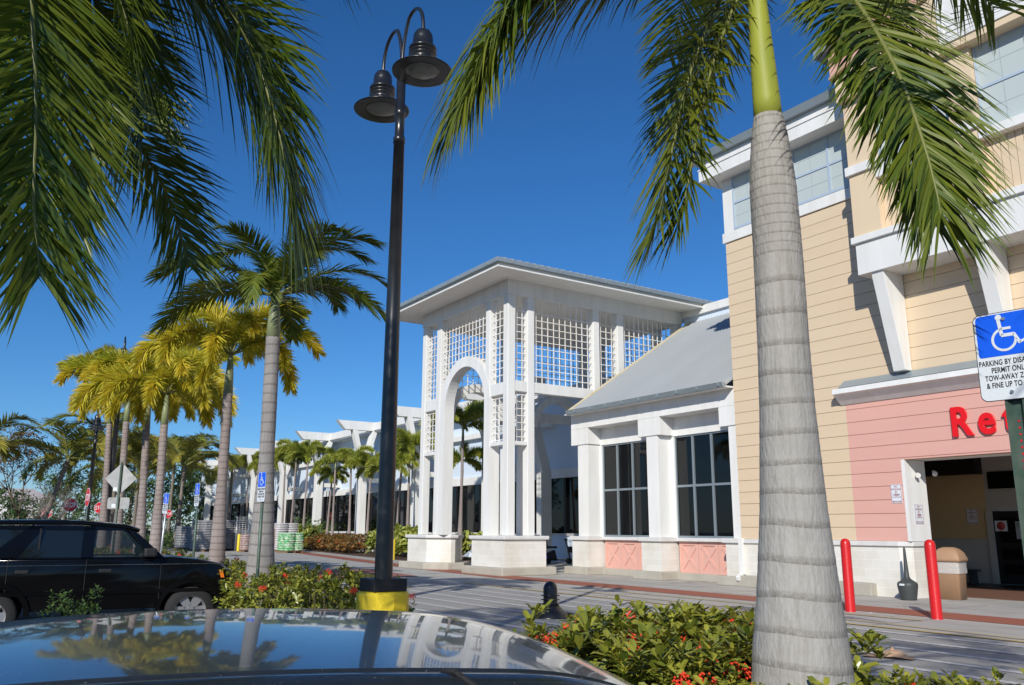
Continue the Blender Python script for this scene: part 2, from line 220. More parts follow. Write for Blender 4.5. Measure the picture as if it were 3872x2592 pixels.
# ---------------------------------------------------------------- mesh helpers
class MB:
    def __init__(s): s.v = []; s.f = []; s.sm = []; s.mi = []; s.cur = 0; s.mats = []
    def add(s, vs, fs, smooth=False):
        o = len(s.v); s.v += [tuple(v) for v in vs]
        for f in fs: s.f.append([i+o for i in f]); s.sm.append(smooth); s.mi.append(s.cur)
        return s
    def box(s, x0, x1, y0, y1, z0, z1):
        if x0 > x1: x0, x1 = x1, x0
        if y0 > y1: y0, y1 = y1, y0
        v = [(x0,y0,z0),(x1,y0,z0),(x1,y1,z0),(x0,y1,z0),(x0,y0,z1),(x1,y0,z1),(x1,y1,z1),(x0,y1,z1)]
        return s.add(v, [(0,3,2,1),(4,5,6,7),(0,1,5,4),(1,2,6,5),(2,3,7,6),(3,0,4,7)])
    def prism(s, poly, vec, smooth=False):
        vec = Vector(vec); n = len(poly); a = [Vector(p) for p in poly]; b = [p+vec for p in a]
        nn = sum(((a[i]-a[0]).cross(a[(i+1) % n]-a[0]) for i in range(1, n-1)), Vector())
        fs = [tuple(range(n)), tuple(range(2*n-1, n-1, -1))]+[(i, i+n, (i+1) % n+n, (i+1) % n) for i in range(n)]
        if nn.dot(vec) > 0: fs = [f[::-1] for f in fs]
        return s.add(a+b, fs, smooth)
    def tube(s, pts, rad, n=8, smooth=True, cap=True):
        pts = [Vector(p) for p in pts]; rad = rad if isinstance(rad, (list, tuple)) else [rad]*len(pts)
        vs = []; ref = None
        for i, p in enumerate(pts):
            t = (pts[min(i+1, len(pts)-1)]-pts[max(i-1, 0)]).normalized()
            if ref is None: ref = Vector((1, 0, 0)) if abs(t.x) < .9 else Vector((0, 1, 0))
            a = (ref-t*ref.dot(t)).normalized(); ref = a; b = t.cross(a)
            for k in range(n): th = 2*pi*k/n; vs.append(p+(a*cos(th)+b*sin(th))*rad[i])
        fs = []
        for i in range(len(pts)-1):
            for k in range(n): k2 = (k+1) % n; fs.append((i*n+k, i*n+k2, (i+1)*n+k2, (i+1)*n+k))
        s.add(vs, fs, smooth)
        if cap:
            o = len(s.v)-len(vs); s.f += [[o+k for k in range(n)][::-1], [o+(len(pts)-1)*n+k for k in range(n)]]; s.sm += [False]*2; s.mi += [s.cur]*2
        return s
    def lathe(s, prof, n=24, c=(0, 0, 0), smooth=True):
        vs = []; c = Vector(c)
        for r, z in prof:
            for k in range(n): th = 2*pi*k/n; vs.append(c+Vector((r*cos(th), r*sin(th), z)))
        fs = [(i*n+k, i*n+(k+1) % n, (i+1)*n+(k+1) % n, (i+1)*n+k) for i in range(len(prof)-1) for k in range(n)]
        return s.add(vs, fs, smooth)
    def slab(s, u, thick):      # u: four 3D corners
        a, b, c, d = [Vector(p) for p in u]; nrm = (b-a).cross(d-a).normalized()*thick
        return s.prism([a, b, c, d], nrm)
    def build(s, name, m, parent=None, label=None, world=True, autosmooth=False):
        me = bpy.data.meshes.new(name); off = Vector()
        if parent is not None and world: off = parent.location
        me.from_pydata([(v[0]-off[0], v[1]-off[1], v[2]-off[2]) for v in s.v], [], s.f)
        ms = m if isinstance(m, list) else [m]
        for x in ms: me.materials.append(M[x] if isinstance(x, str) else x)
        me.polygons.foreach_set('use_smooth', s.sm); me.polygons.foreach_set('material_index', s.mi)
        me.update(); o = bpy.data.objects.new(name, me); COL.objects.link(o)
        if parent is not None: o.parent = parent
        if label: o['label'] = label
        return o
def tag(o, label=None, cat=None, group=None, kind=None):
    if label: o['label'] = label
    if cat: o['category'] = cat
    if group: o['group'] = group
    if kind: o['kind'] = kind
    return o
def thing(name, label, cat, loc=(0, 0, 0), rz=0., group=None):
    o = bpy.data.objects.new(name, None); COL.objects.link(o); o.location = loc; o.rotation_euler = (0, 0, rz); o.empty_display_size = .2
    return tag(o, label, cat, group)
def struct(name, mb, m): return tag(mb.build(name, m), kind='structure')
def dup(root, loc, rz=0., label=None, group=None, sc=None):
    r = root.copy(); COL.objects.link(r); r.location = loc; r.rotation_euler = (0, 0, rz)
    if sc: r.scale = (sc, sc, sc) if not isinstance(sc, tuple) else sc
    if label: r['label'] = label
    if group: r['group'] = group
    for ch in list(root.children):
        c = ch.copy(); COL.objects.link(c); c.parent = r
        for g in ch.children: d = g.copy(); COL.objects.link(d); d.parent = c
    return r
def bevel(o, w=.01, seg=2):
    b = o.modifiers.new('bevel', 'BEVEL'); b.width = w; b.segments = seg; b.limit_method = 'ANGLE'; b.angle_limit = radians(40); return o
def text(body, size, m, parent, loc, rot, extrude=.002, name='lettering', sx=1., bold=0., align='LEFT', spacing=1.):
    cu = bpy.data.curves.new(name, 'FONT'); cu.body = body; cu.size = size; cu.extrude = extrude; cu.align_x = align; cu.offset = bold; cu.space_character = spacing
    if extrude > .01: cu.bevel_depth = .005; cu.bevel_resolution = 1
    t = bpy.data.objects.new('tmp', cu); COL.objects.link(t); bpy.context.view_layer.update()
    me = bpy.data.meshes.new_from_object(t.evaluated_get(bpy.context.evaluated_depsgraph_get())); bpy.data.objects.remove(t)
    me.materials.clear(); me.materials.append(M[m]); o = bpy.data.objects.new(name, me); COL.objects.link(o)
    o.parent = parent; o.location = loc; o.rotation_euler = rot; o.scale = (sx, 1, 1); return o
# ================================================================ GROUND
g = MB(); g.add([(-700, -500, -.16), (500, -500, -.16), (500, 700, -.16), (-700, 700, -.16)], [(0, 1, 2, 3)]); struct('ground', g, 'lot')
g = MB(); g.prism([(-130, 5.3, -.14), (40, 5.3, -.14), (40, 14.85, -.14), (-26, 14.85, -.14), (-38, 16.2, -.14), (-64, 19.6, -.14), (-130, 29, -.14)], (0, 0, .14)); struct('road', g, 'concrete')
g = MB(); g.prism([(-130, 29.02, -.15), (-64, 19.62, -.15), (-38, 16.22, -.15), (-26, 14.87, -.15), (40, 14.87, -.15), (40, 60, -.15), (-130, 60, -.15)], (0, 0, .152)); struct('pavement', g, 'concrete')
g = MB(); g.box(-9.45, -6.3, 3.05, 5.28, -.15, .002); struct('path', g, 'concrete')
g = MB(); g.prism([(-24.6, 6.9, .004), (4, 6.9, .004), (4, 12.3, .004), (-24.6, 12.3, .004)], (0, 0, .003)); struct('crossing_surface', g, 'road')
g = MB()
dusty(M['cargrey'])
for i in range(26): g.box(3-i*1.83, 3.012-i*1.83, 16.1, 18.4, .0, .0045)
g.box(-24, 3, 17.2, 17.212, 0, .0047)
for i in range(12): g.box(2-i*3.6, 2.014-i*3.6, 12.9, 14.8, .001, .0045)
struct('pavement_joints', g, 'groove2')
def strip(mb, pts, wdt, z):
    pts = [Vector((p[0], p[1], z)) for p in pts]
    for i in range(len(pts)-1):
        d = (pts[i+1]-pts[i]).normalized(); nn = Vector((-d.y, d.x, 0))*wdt/2
        mb.add([pts[i]-nn, pts[i+1]-nn, pts[i+1]+nn, pts[i]+nn], [(0, 1, 2, 3)])
g = MB(); g.add([(4, 14.95, .008), (4, 16.05, .008), (-24, 16.05, .008), (-24, 14.95, .008)], [(0, 1, 2, 3)])
pth = [(-24, 15.5), (-31, 16.1), (-38, 17.1), (-48.7, 18.7), (-63.9, 20.9), (-92, 25)]; strip(g, pth, 1.0, .008); struct('red_strip', g, 'red')
g = MB(); g.add([(-31, 6.9, .012), (-25.4, 6.9, .012), (-25.4, 13.2, .012), (-31, 13.9, .012)], [(0, 1, 2, 3)]); struct('red_paved_crossing', g, 'redpave')
g = MB()
for k in range(7):
    y = 7.75+.735*k; strip(g, [(-22.6+.05*k, y), (3.5, y)], .13, .013)
strip(g, [(-22.7, 7.2), (-22.7, 12.9)], .13, .017); struct('white_road_markings', g, 'wline')
g = MB()
strip(g, [(-21.6, 12.72), (3.5, 12.72)], .11, .014); strip(g, [(-16.6, 14.25), (-12.2, 14.3)], .08, .014); strip(g, [(-19, 13.55), (-9, 13.25), (-4.5, 12.9)], .07, .018); strip(g, [(-10.4, 14.2), (-8.7, 14.2)], .09, .018)
strip(g, [(-60, 15.2), (-30, 13.2)], .1, .014); strip(g, [(-90, 18.6), (-60, 15.2)], .1, .014); struct('yellow_road_markings', g, 'yline')
for a, b, c in ((-60, -9.6, 3.92), (-6.2, 8, 3.2)):
    g = MB(); g.box(a, b, c, 5.3, -.14, .03); struct('planting_bed', g, 'mulch')
    g = MB(); g.box(a-.15, b+.15, c-.15, c, -.15, .05); g.box(a-.15, b+.15, 5.3, 5.45, -.13, .06); bevel(struct('kerb', g, 'curb'), .02)
g = MB(); g.prism([(-35.5, 23.9, 0), (-35.5, 19.4, 0), (-38, 19.0, 0), (-48, 20.2, 0), (-62, 22.3, 0), (-80, 24, 0)], (0, 0, .05)); struct('wing_planting_bed', g, 'mulch')
g = MB(); g.prism([(-130, 42, .003), (-130, 30.5, .003), (-92, 26.5, .003), (-84, 27, .003), (-84, 42, .003)], (0, 0, .04)); struct('far_planting_bed', g, 'mulch')
# ================================================================ MAIN STORE (beige siding, pink entrance)
YW = 18.75
bld = thing('store_building', 'tall beige siding store building with white balcony band and pink service entrance', 'building', (-8, YW, 0))
g = MB(); g.box(-16.62, -11.65, YW+.03, YW+.3, 1.2, 12.6); g.box(-11.65, 3, YW+.03, YW+.3, 3.16, 12.6); g.box(-2.5, 3, YW+.03, YW+.3, 0, 3.16); g.box(-16.62, -16.4, YW+.3, 40, 1.2, 12.6); g.box(-16.62, -11.9, YW+.03, YW+.3, .3, 1.2)
g.build('backing_wall', 'groove', bld)
BH = .3215
def boards(x0, x1, z0, z1, y, m, zref=1.275, gm=None):
    g = MB(); k = math.floor((z0-zref)/BH)
    while zref+k*BH < z1-.02:
        a = max(z0, zref+k*BH+.0055); b = min(z1, zref+(k+1)*BH-.0055)
        if b-a > .02: g.box(x0, x1, y, y+.028, a, b)
        k += 1
    o = g.build('siding', m, bld); return o
boards(-16.62, -13.0, 1.275, 9.98, YW, 'beige'); boards(-13.0, 3, 5.2, 9.98, YW, 'beige')
boards(-12.998, -11.65, 1.275, 5.198, YW, 'pink'); boards(-11.65, 3, 3.16, 5.198, YW, 'pink')
g = MB(); g.box(-12.99, 3, YW+.029, YW+.031, 3.2, 5.19); g.box(-12.99, -11.66, YW+.0285, YW+.0305, 1.28, 5.19); g.build('siding_backing', 'pgroove', bld)
# corner boards of the side wall
g = MB()
k = 0
while 1.275+k*BH < 9.9: g.box(-16.648, -16.62, YW+.002, 26, 1.283+k*BH, min(9.98, 1.267+(k+1)*BH)); k += 1
g.build('siding', 'beige', bld, 'beige side siding')
g = MB(); g.box(-16.6, -11.9, YW-.01, YW+.028, .3, 1.16); g.prism([(-11.9, YW-.01, 0), (-11.62, YW+.12, 0), (-11.62, YW+.9, 0), (-11.9, YW+.9, 0)], (0, 0, 1.16)); g.box(-12.9, -11.9, YW-.012, YW+.028, 0, .31); g.build('block_base', 'block', bld)
g = MB(); g.prism([(-16.64, YW-.07, 1.16), (-11.88, YW-.07, 1.16), (-11.57, YW+.07, 1.16), (-11.57, YW+.95, 1.16), (-16.64, YW+.95, 1.16)], (0, 0, .115)); bevel(g.build('base_cap', 'cap', bld), .015)
g = MB(); g.box(-16.62, -12.55, YW-.25, YW-.012, 0, .3); bevel(g.build('base_curb', 'curb', bld), .02)
g = MB(); g.box(-11.648, -11.56, YW-.002, YW+.82, 1.276, 3.158); g.build('entrance_reveal', 'white', bld)
# upper window band
g = MB(); g.box(-16.72, -12.55+.95, YW-.05, YW+.029, 9.98, 10.29); bevel(g.build('sill_band', 'white', bld), .01)
g = MB(); g.box(-16.64, -16.27, YW-.035, YW+.029, 10.29, 11.97); g.box(-16.66, -16.6, YW, 24, 10.29, 11.97); g.build('corner_post', 'white', bld)
def window(x0, x1, z0, z1, y, nx, nz, sub=2):
    g = MB(); t = .045
    fr = MB()
    fr.box(x0, x0+t, y-.03, y+.02, z0, z1); fr.box(x1-t, x1, y-.03, y+.02, z0, z1); fr.box(x0+t, x1-t, y-.03, y+.02, z0, z0+.07); fr.box(x0+t, x1-t, y-.03, y+.02, z1-.05, z1)
    for i in range(1, nx): x = x0+(x1-x0)*i/nx; fr.box(x-.03, x+.03, y-.028, y+.02, z0+.07, z1-.05)
    for i in range(1, nz): z = z0+(z1-z0)*i/nz; fr.box(x0+t, x1-t, y-.024, y+.02, z-.03, z+.03)
    f = fr.build('window', 'winframe', bld)
    g.box(x0+.01, x1-.01, y, y+.015, z0+.01, z1-.01); g.build('pane', 'palewin', f, world=False); f.children[0].data.transform(Matrix.Translation(-Vector(bld.location)))
    mu = MB()
    for i in range(nx*sub):
        if i % sub: x = x0+(x1-x0)*i/(nx*sub); mu.box(x-.007, x+.007, y-.006, y, z0+.07, z1-.05)
    for i in range(nz*sub):
        if i % sub: z = z0+(z1-z0)*i/(nz*sub); mu.box(x0+t, x1-t, y-.004, y, z-.007, z+.007)
    o = mu.build('muntin', 'muntin', f, world=False); o.data.transform(Matrix.Translation(-Vector(bld.location)))
window(-16.25, -11.78, 10.3, 11.97, YW-.02, 4, 2)
# eave
g = MB(); g.box(-17.04, -11.8, 18.22, YW+.5, 11.975, 12.0); g.box(-17.04, -16.6, YW+.5, 24, 11.975, 12.0); g.build('eave_soffit', 'soffit', bld)
g = MB(); g.box(-17.07, -11.8, 18.17, 18.22, 11.965, 12.32); g.box(-17.07, -17.02, 18.22, 24, 11.965, 12.32); g.box(-17.09, -11.8, 18.14, 18.17, 12.32, 12.36); g.box(-17.05, -11.8, 18.23, 18.3, 12.36, 12.60); bevel(g.build('fascia', 'white', bld), .006)
g = MB(); g.prism([(-17.36, 18.08, 12.60), (-17.36, 18.0, 12.80), (-17.36, 18.2, 12.82), (-17.36, 18.26, 12.60)], (5.5, 0, 0)); g.prism([(-17.28, 18.26, 12.60), (-17.36, 18.26, 12.80), (-17.16, 18.26, 12.82), (-17.16, 18.26, 12.60)], (0, 6, 0)); g.build('gutter', 'gutter', bld)
g = MB(); g.prism([(-17.2, 18.2, 12.77), (-17.2, 27, 13.45), (-17.2, 27, 13.35), (-17.2, 18.2, 12.70)], (5.4, 0, 0)); g.build('roof', 'metalroof', bld)
# projecting balcony / gable bay
YB = 17.87
g = MB(); g.box(-11.75, 3, YB, YW, 7.58, 8.37); bevel(g.build('balcony_band', 'white', bld), .01)
g = MB(); g.box(-11.82, 3, YB-.08, YW-.02, 8.37, 8.535); bevel(g.build('balcony_ledge', 'white', bld), .01)
piers = [(-11.76, -11.03), (-9.14, -8.55), (-6.3, -5.7), (-3.4, -2.8), (-.9, -.2)]
for a, b in piers: g = MB(); g.box(a, b, YB, YW, 8.535, 12.15); g.build('pilaster', 'beige2', bld)
g = MB()
for (a, b), (c, d) in zip(piers[:-1], piers[1:]):
    n_ = int((c-b)/.155); 
    for i in range(n_): x = b+(c-b)*i/n_; g.box(x+.006, x+(c-b)/n_-.006, YB+.2, YB+.24, 8.535, 9.87)
g.build('board_panel', 'beige', bld)
g = MB(); g.box(-11.03, -.9, YB+.245, YB+.3, 8.535, 12.15); g.build('bay_backing', 'groove', bld)
for a, b in piers: g = MB(); g.box(a-.06, b+.04, YB-.08, YW-.03 if a < -11 else YB+.1, 10.15, 10.38); bevel(g.build('pilaster_ledge', 'white', bld), .01)
g = MB()
for (a, b), (c, d) in zip(piers[:-1], piers[1:]): g.box(b+.005, c-.005, YB-.03, YB+.21, 9.87, 10.08)
bevel(g.build('window_sill', 'white', bld), .008)
for (a, b), (c, d) in zip(piers[:-1], piers[1:]): window(b+.01, c-.01, 10.085, 12.14, YB+.19, 2, 2)
# gable wall, proud of the windows
gx = -4.6
def rk(x, o=0): return 14.27+.318*(x+10.36)+o if x < gx else 14.27+.318*(gx+10.36)-.318*(x-gx)+o
g = MB(); g.prism([(-11.8, YB-.2, 12.13), (3, YB-.2, 12.13), (3, YB-.2, rk(3, -.9)), (gx, YB-.2, rk(gx, -.9)), (-11.8, YB-.2, rk(-11.8, -.9))], (0, 1.3, 0)); g.build('gable_wall', 'beige2', bld)
g = MB(); g.prism([(-11.88, YB-.26, rk(-11.88, -.93)), (gx, YB-.26, rk(gx, -.93)), (gx, YB-.26, rk(gx, -.3)), (-11.88, YB-.26, rk(-11.88, -.3))], (0, .2, 0)); g.prism([(gx, YB-.26, rk(gx, -.93)), (3, YB-.26, rk(3, -.93)), (3, YB-.26, rk(3, -.3)), (gx, YB-.26, rk(gx, -.3))], (0, .2, 0)); g.build('gable_band', 'pink', bld)
g = MB(); g.prism([(-11.9, YB-.3, rk(-11.9, -1.0)), (gx, YB-.3, rk(gx, -1.0)), (gx, YB-.3, rk(gx, -.93)), (-11.9, YB-.3, rk(-11.9, -.93))], (0, .2, 0)); g.prism([(-11.9, YB-.3, rk(-11.9, -.3)), (gx, YB-.3, rk(gx, -.3)), (gx, YB-.3, rk(gx, -.24)), (-11.9, YB-.3, rk(-11.9, -.24))], (0, .2, 0)); g.build('gable_trim', 'trimbrown', bld)
g = MB(); g.prism([(-12.18, YB-.45, rk(-12.18, -.22)), (gx, YB-.45, rk(gx, -.22)), (gx, YB-.45, rk(gx, 0)), (-12.18, YB-.45, rk(-12.18, 0))], (0, 8, 0)); g.prism([(gx, YB-.45, rk(gx, -.22)), (4, YB-.45, rk(4, -.22)), (4, YB-.45, rk(4, 0)), (gx, YB-.45, rk(gx, 0))], (0, 8, 0)); g.build('gable_roof', 'gutter', bld)
g = MB(); g.box(-9.04, -.3, YB-.24, YB-.2, 12.3, 12.4); g.box(-9.04, -8.92, YB-.24, YB-.2, 12.4, 13.6); g.build('louver_frame', 'white', bld)
g = MB()
cx0, cz0 = -6.9, 12.4
for i in range(30):
    a0 = pi*(i+.04)/30; a1 = pi*(i+.9)/30
    g.add([(cx0+.2*cos(a0), YB-.225, cz0+.2*sin(a0)), (cx0+2.0*cos(a0), YB-.225, cz0+1.35*sin(a0)), (cx0+2.0*cos(a1), YB-.238, cz0+1.35*sin(a1)), (cx0+.2*cos(a1), YB-.238, cz0+.2*sin(a1))], [(0, 1, 2, 3)])
g.box(-8.92, -5, YB-.215, YB-.202, 12.4, 13.7); g.build('fan_louver', 'white', bld)
# brackets
def bracket(x0, x1):
    g = MB(); g.prism([(x0, YB+.06, 7.58), (x0, YW-.02, 7.58), (x0, YW-.02, 5.22), (x0, YW-.28, 5.22)], (x1-x0, 0, 0)); bevel(g.build('bracket', 'white', bld), .008)
for x in (-11.44, -9.0, -6.5, -4.0, -1.5): bracket(x, x+.31)
# canopy ledge over pink entrance
g = MB(); g.prism([(-13.12, YW-.02, 5.05), (-13.12, YW-.34, 5.0), (-13.12, YW-.36, 4.87), (-13.12, YW-.28, 4.84), (-13.12, YW-.02, 4.62)], (14, 0, 0)); bevel(g.build('entrance_cornice', 'white', bld), .006)
g = MB(); g.prism([(-12.98, YW-.02, 5.23), (-12.98, YW-.3, 5.02), (-12.98, YW-.02, 5.02)], (14, 0, 0)); g.build('cornice_flashing', 'gutter', bld)
# recess
g = MB(); g.box(-18, -17.9, 19.65, 26, 0, 3.7); g.box(-18, -11.64, 19.57, 19.65, 0, 3.7); g.box(-18, -13.55, 26, 26.2, 1.29, 3.2); g.build('recess_wall', 'inbeige', bld)
g = MB(); g.box(-18, -13.55, 25.98, 26.2, 0, 1.25); g.box(-18, -13.5, 25.93, 26.2, 1.25, 1.29); g.box(-13.55, -2, 26, 26.2, 2.12, 3.75); g.box(-13.55, -13.38, 25.9, 26.2, 0, 2.12); g.build('recess_dado', 'dado', bld)
g = MB(); g.box(-18, -13.55, 25.6, 26, 3.2, 3.72); g.build('recess_beam', 'blackframe', bld)
g = MB(); g.box(-18, -2, YW+.3, 26, 3.16, 3.2) if False else g.box(-18, -2, 19.6, 26.2, 3.74, 3.8); g.box(-11.6, -2, YW+.3, 19.7, 3.165, 3.2); g.box(-11.6, -2, 19.6, 19.72, 3.17, 3.74); g.build('recess_ceiling', 'soffit', bld)
g = MB(); g.box(-18, -2, 20.2, 24, .006, .012); g.build('recess_tiles', 'tile', bld)
g = MB(); g.box(-18, -2, 24, 26, .006, .014); g.build('recess_mat', 'blackframe', bld)
g = MB(); g.box(-13.38, -11.6, 25.97, 26.02, .02, 2.1); dr = g.build('door', 'trim', bld)
g = MB()
for z0, z1 in ((1.2, 1.9), (.72, 1.02), (.3, .58)): g.box(-13.22, -12.2, 25.955, 25.972, z0, z1)
o = g.build('door_pane', 'glass', dr, world=False); o.data.transform(Matrix.Translation(-Vector(bld.location)))
g = MB(); g.box(-13.4, -12.3, 25.94, 26.01, 2.75, 3.25); g.build('transom_window', 'glass', bld)
for i, (x0, x1, z0, z1, mm_) in enumerate(((-12.75, -12.2, 1.3, 1.8, 'poster'), (-13.33, -12.98, 1.52, 1.82, 'signwhite'))):
    g = MB(); g.box(x0, x1, 25.938, 25.946, z0, z1); p = g.build('door_notice', mm_); tag(p, ['pale printed notice sheet stuck on the dark door', 'small white card with round red symbol on the door glass'][i], 'notice')
    if i: 
        q = MB(); q.lathe([(.0, 0), (.12, 0), (.12, .004), (0, .004)], 20); oo = q.build('red_symbol', 'sticker', p, world=False); oo.rotation_euler = (pi/2, 0, 0); oo.location = (-13.155, 25.936, 1.67)
    else:
        text('Need to change\npharmacies?', .06, 'signblack', p, (-12.73, 25.934, 1.71), (pi/2, 0, 0))
# downpipe of store
g = MB(); g.box(-16.66, -16.54, YW-.13, YW-.02, .32, 1.3); g.prism([(-16.66, YW-.13, .36), (-16.54, YW-.13, .36), (-16.54, YW-.3, .26), (-16.66, YW-.3, .26)], (0, .03, -.1)); g.build('downpipe', 'white', bld)
# letters
lt = [('R', -10.34, 3.6), ('e', -9.72, 3.6), ('t', -9.17, 3.6)]
for ch, x, z in lt: text(ch, .90, 'letters', bld, (x-bld.location.x, -.045, z), (pi/2, 0, 0), .016, 'sign_letter', .88, .022)
# security lamp
for x, y, z in ((-11.50, 19.15, 2.83), (-11.2, 19.35, 2.86)):
    s = thing('security_lamp', 'round white floodlight on the white entrance reveal' if x < -11.4 else 'grey floodlight in the shade right of the white one', 'lamp', (x, y, z), 0, 'entrance floodlights')
    g = MB(); g.tube([(0, 0, 0), (.06, -.08, -.04)], [.04, .06], 14); g.build('lamp_head', 'white' if x < -11.4 else 'galv', s, world=False); g = MB(); g.tube([(-.06, .06, .03), (0, 0, 0)], .03, 8); g.build('lamp_arm', 'galv', s, world=False)
# no smoking signs
def nosmoke(lab, loc, rz, w_, h_):
    s = thing('no_smoking_sign', lab, 'sign', loc, rz, 'no smoking signs')
    g = MB(); g.box(-w_/2, w_/2, -.006, 0, -h_/2, h_/2); bevel(g.build('sign_plate', 'signwhite', s, world=False), .004)
    b = MB(); t = .006
    for x0, x1, z0, z1 in ((-w_/2+.01, w_/2-.01, h_/2-.016, h_/2-.010), (-w_/2+.01, w_/2-.01, -h_/2+.010, -h_/2+.016), (-w_/2+.01, -w_/2+.016, -h_/2+.016, h_/2-.016), (w_/2-.016, w_/2-.01, -h_/2+.016, h_/2-.016)): b.box(x0, x1, -.009, -.0065, z0, z1)
    b.box(-w_*.33, w_*.33, -.009, -.0065, -h_*.40-.006, -h_*.40+.006); b.prism([(-w_*.42, -.009, -h_*.40), (-w_*.30, -.009, -h_*.40+.02), (-w_*.30, -.009, -h_*.40-.02)], (0, .002, 0)); b.prism([(w_*.42, -.009, -h_*.40), (w_*.30, -.009, -h_*.40+.02), (w_*.30, -.009, -h_*.40-.02)], (0, .002, 0)); b.build('sign_border', 'darkredtext', s, world=False)
    text('NO\nSMOKING\nBY\nORDER', .062, 'darkredtext', s, (0, -.008, h_/2-.075), (pi/2, 0, 0), .001, sx=.9, align='CENTER')
    text('OF THE\nCITY OF\nCOCONUT CREEK', .03, 'darkredtext', s, (0, -.008, -.03), (pi/2, 0, 0), .001, align='CENTER', sx=.9)
nosmoke('white no smoking sign on pink siding left of the entrance', (-11.83, YW-.005, 2.37), 0, .28, .44)
nosmoke('white no smoking sign on the white entrance reveal', (-11.555, YW+.38, 1.9), pi/2, .34, .45)
nosmoke('shaded no smoking sign on the beige wall inside the entrance', (-14.0, 25.985, 1.95), 0, .34, .46)
# bench
s = thing('bench', 'low dark bench against the shaded wall inside the entrance', 'bench', (-14.6, 25.4, 0))
g = MB(); g.box(-.9, .9, -.2, .2, .36, .42); g.build('seat', 'bench', s, world=False)
for x in (-.75, .75): g = MB(); g.box(x-.04, x+.04, -.18, .18, 0, .36); g.build('leg', 'bench', s, world=False)
# ================================================================ WINDOW WING
ww = thing('window_wing', 'white building wing with two large dark windows and grey metal shed roof', 'building', (-20.4, 19, 0))
YP, YR = 18.78, 19.38
g = MB(); g.box(-24.2, -16.63, YR+.03, YR+.4, 4.47, 5.6); g.box(-24.2, -24.05, YR+.4, 25, 0, 5.6)
for a, b in ((-24.1, -23.47), (-21.1, -19.83), (-17.45, -16.63)): g.box(a, b, YR, YR+.4, 1.2, 4.47)
g.box(-23.47, -21.1, YR+.2, YR+.4, 0, 1.2); g.box(-19.83, -17.45, YR+.2, YR+.4, 0, 1.2); g.build('wall', 'white', ww)
g = MB(); g.prism([(-24.05, 19.8, 5.6), (-24.05, 25, 5.6), (-24.05, 25, 9.8)], (-.15, 0, 0)); g.build('gable_end', 'white', ww)
g = MB(); g.box(-24.46, -16.63, YP, YR+.02, 5.07, 5.62); bevel(g.build('header_beam', 'white', ww), .01)
for a, b in ((-24.46, -23.50), (-20.85, -19.83), (-17.3, -16.63)):
    g = MB(); g.box(a, b, YP+.001, YR+.03, 4.49, 5.068); bevel(g.build('header_block', 'white', ww), .008)
g = MB(); g.box(-24.2, -16.63, YR, YR+.03, 4.47, 5.068); g.build('lintel', 'white', ww)
for a, b in ((-24.12, -23.55), (-20.5, -19.99), (-16.99, -16.63)):
    g = MB(); g.box(a, b, YP+.04, YR+.01, 1.29, 4.488); bevel(g.build('pier', 'white', ww), .008)
for a, b in ((-24.5, -23.47), (-20.88, -19.83), (-17.33, -16.63)):
    g = MB(); g.box(a+.08, b-.08 if b < -17 else b, YP-.02, YR+.15, .25, 1.16); g.build('pier_base', 'block', ww)
    g = MB(); g.box(a, b, YP-.1, YR+.1, 1.16, 1.29); bevel(g.build('pier_cap', 'cap', ww), .015)
    g = MB(); g.box(a-.12, b+.1 if b < -17 else b, YP-.25, YR+.05, 0, .26); bevel(g.build('pier_curb', 'curb', ww), .025)
for a, b in ((-23.46, -20.89), (-19.82, -17.34)):
    g = MB(); g.box(a, b, YR-.06, YR+.22, 1.17, 1.275); bevel(g.build('window_ledge', 'cap', ww), .01)
    g = MB(); g.box(a, b, YR-.1, YR+.2, 0, .22); bevel(g.build('wall_curb', 'curb', ww), .02)
    pn = MB(); pn.box(a, b, YR+.10, YR+.2, .22, 1.17); pp = pn.build('door_style_panel', 'panel', ww)
    t = MB(); y0, y1 = YR+.065, YR+.10
    n_ = 3; wd = (b-a)/n_
    for i in range(n_):
        xa, xb = a+i*wd+.01, a+(i+1)*wd-.01
        t.box(xa, xa+.09, y0, y1, .22, 1.17); t.box(xb-.09, xb, y0, y1, .22, 1.17); t.box(xa+.09, xb-.09, y0, y1, .22, .32); t.box(xa+.09, xb-.09, y0, y1, 1.05, 1.17)
        for s_ in (0, 1):
            p0, p1 = (Vector((xa+.09, y0+.003+s_*.004, .32)), Vector((xb-.09, y0+.003+s_*.004, 1.05))) if s_ == 0 else (Vector((xa+.09, y0+.007, 1.05)), Vector((xb-.09, y0+.007, .32)))
            d = (p1-p0).normalized(); nn = Vector((-d.z, 0, d.x))*.045
            t.prism([p0+nn, p0-nn, p1-nn, p1+nn], (0, .03, 0))
    o = t.build('panel_trim', 'panel', pp, world=False); o.data.transform(Matrix.Translation(-Vector(ww.location)))
for a, b in ((-23.47, -21.1), (-19.84, -17.46)):
    f = MB(); y = YR+.05
    f.box(a, a+.05, y, y+.08, 1.275, 4.47); f.box(b-.05, b, y, y+.08, 1.275, 4.47); f.box(a+.05, b-.05, y, y+.08, 1.275, 1.34); f.box(a+.05, b-.05, y, y+.08, 4.42, 4.47)
    for i in (1, 2): x = a+(b-a)*i/3; f.box(x-.035, x+.035, y-.01, y+.08, 1.34, 4.42)
    f.box(a+.05, b-.05, y-.004, y+.08, 2.84, 2.91)
    fo = f.build('window', 'frame', ww)
    g = MB(); g.box(a+.02, b-.02, y+.045, y+.055, 1.3, 4.45); o = g.build('pane', 'glass', fo, world=False); o.data.transform(Matrix.Translation(-Vector(ww.location)))
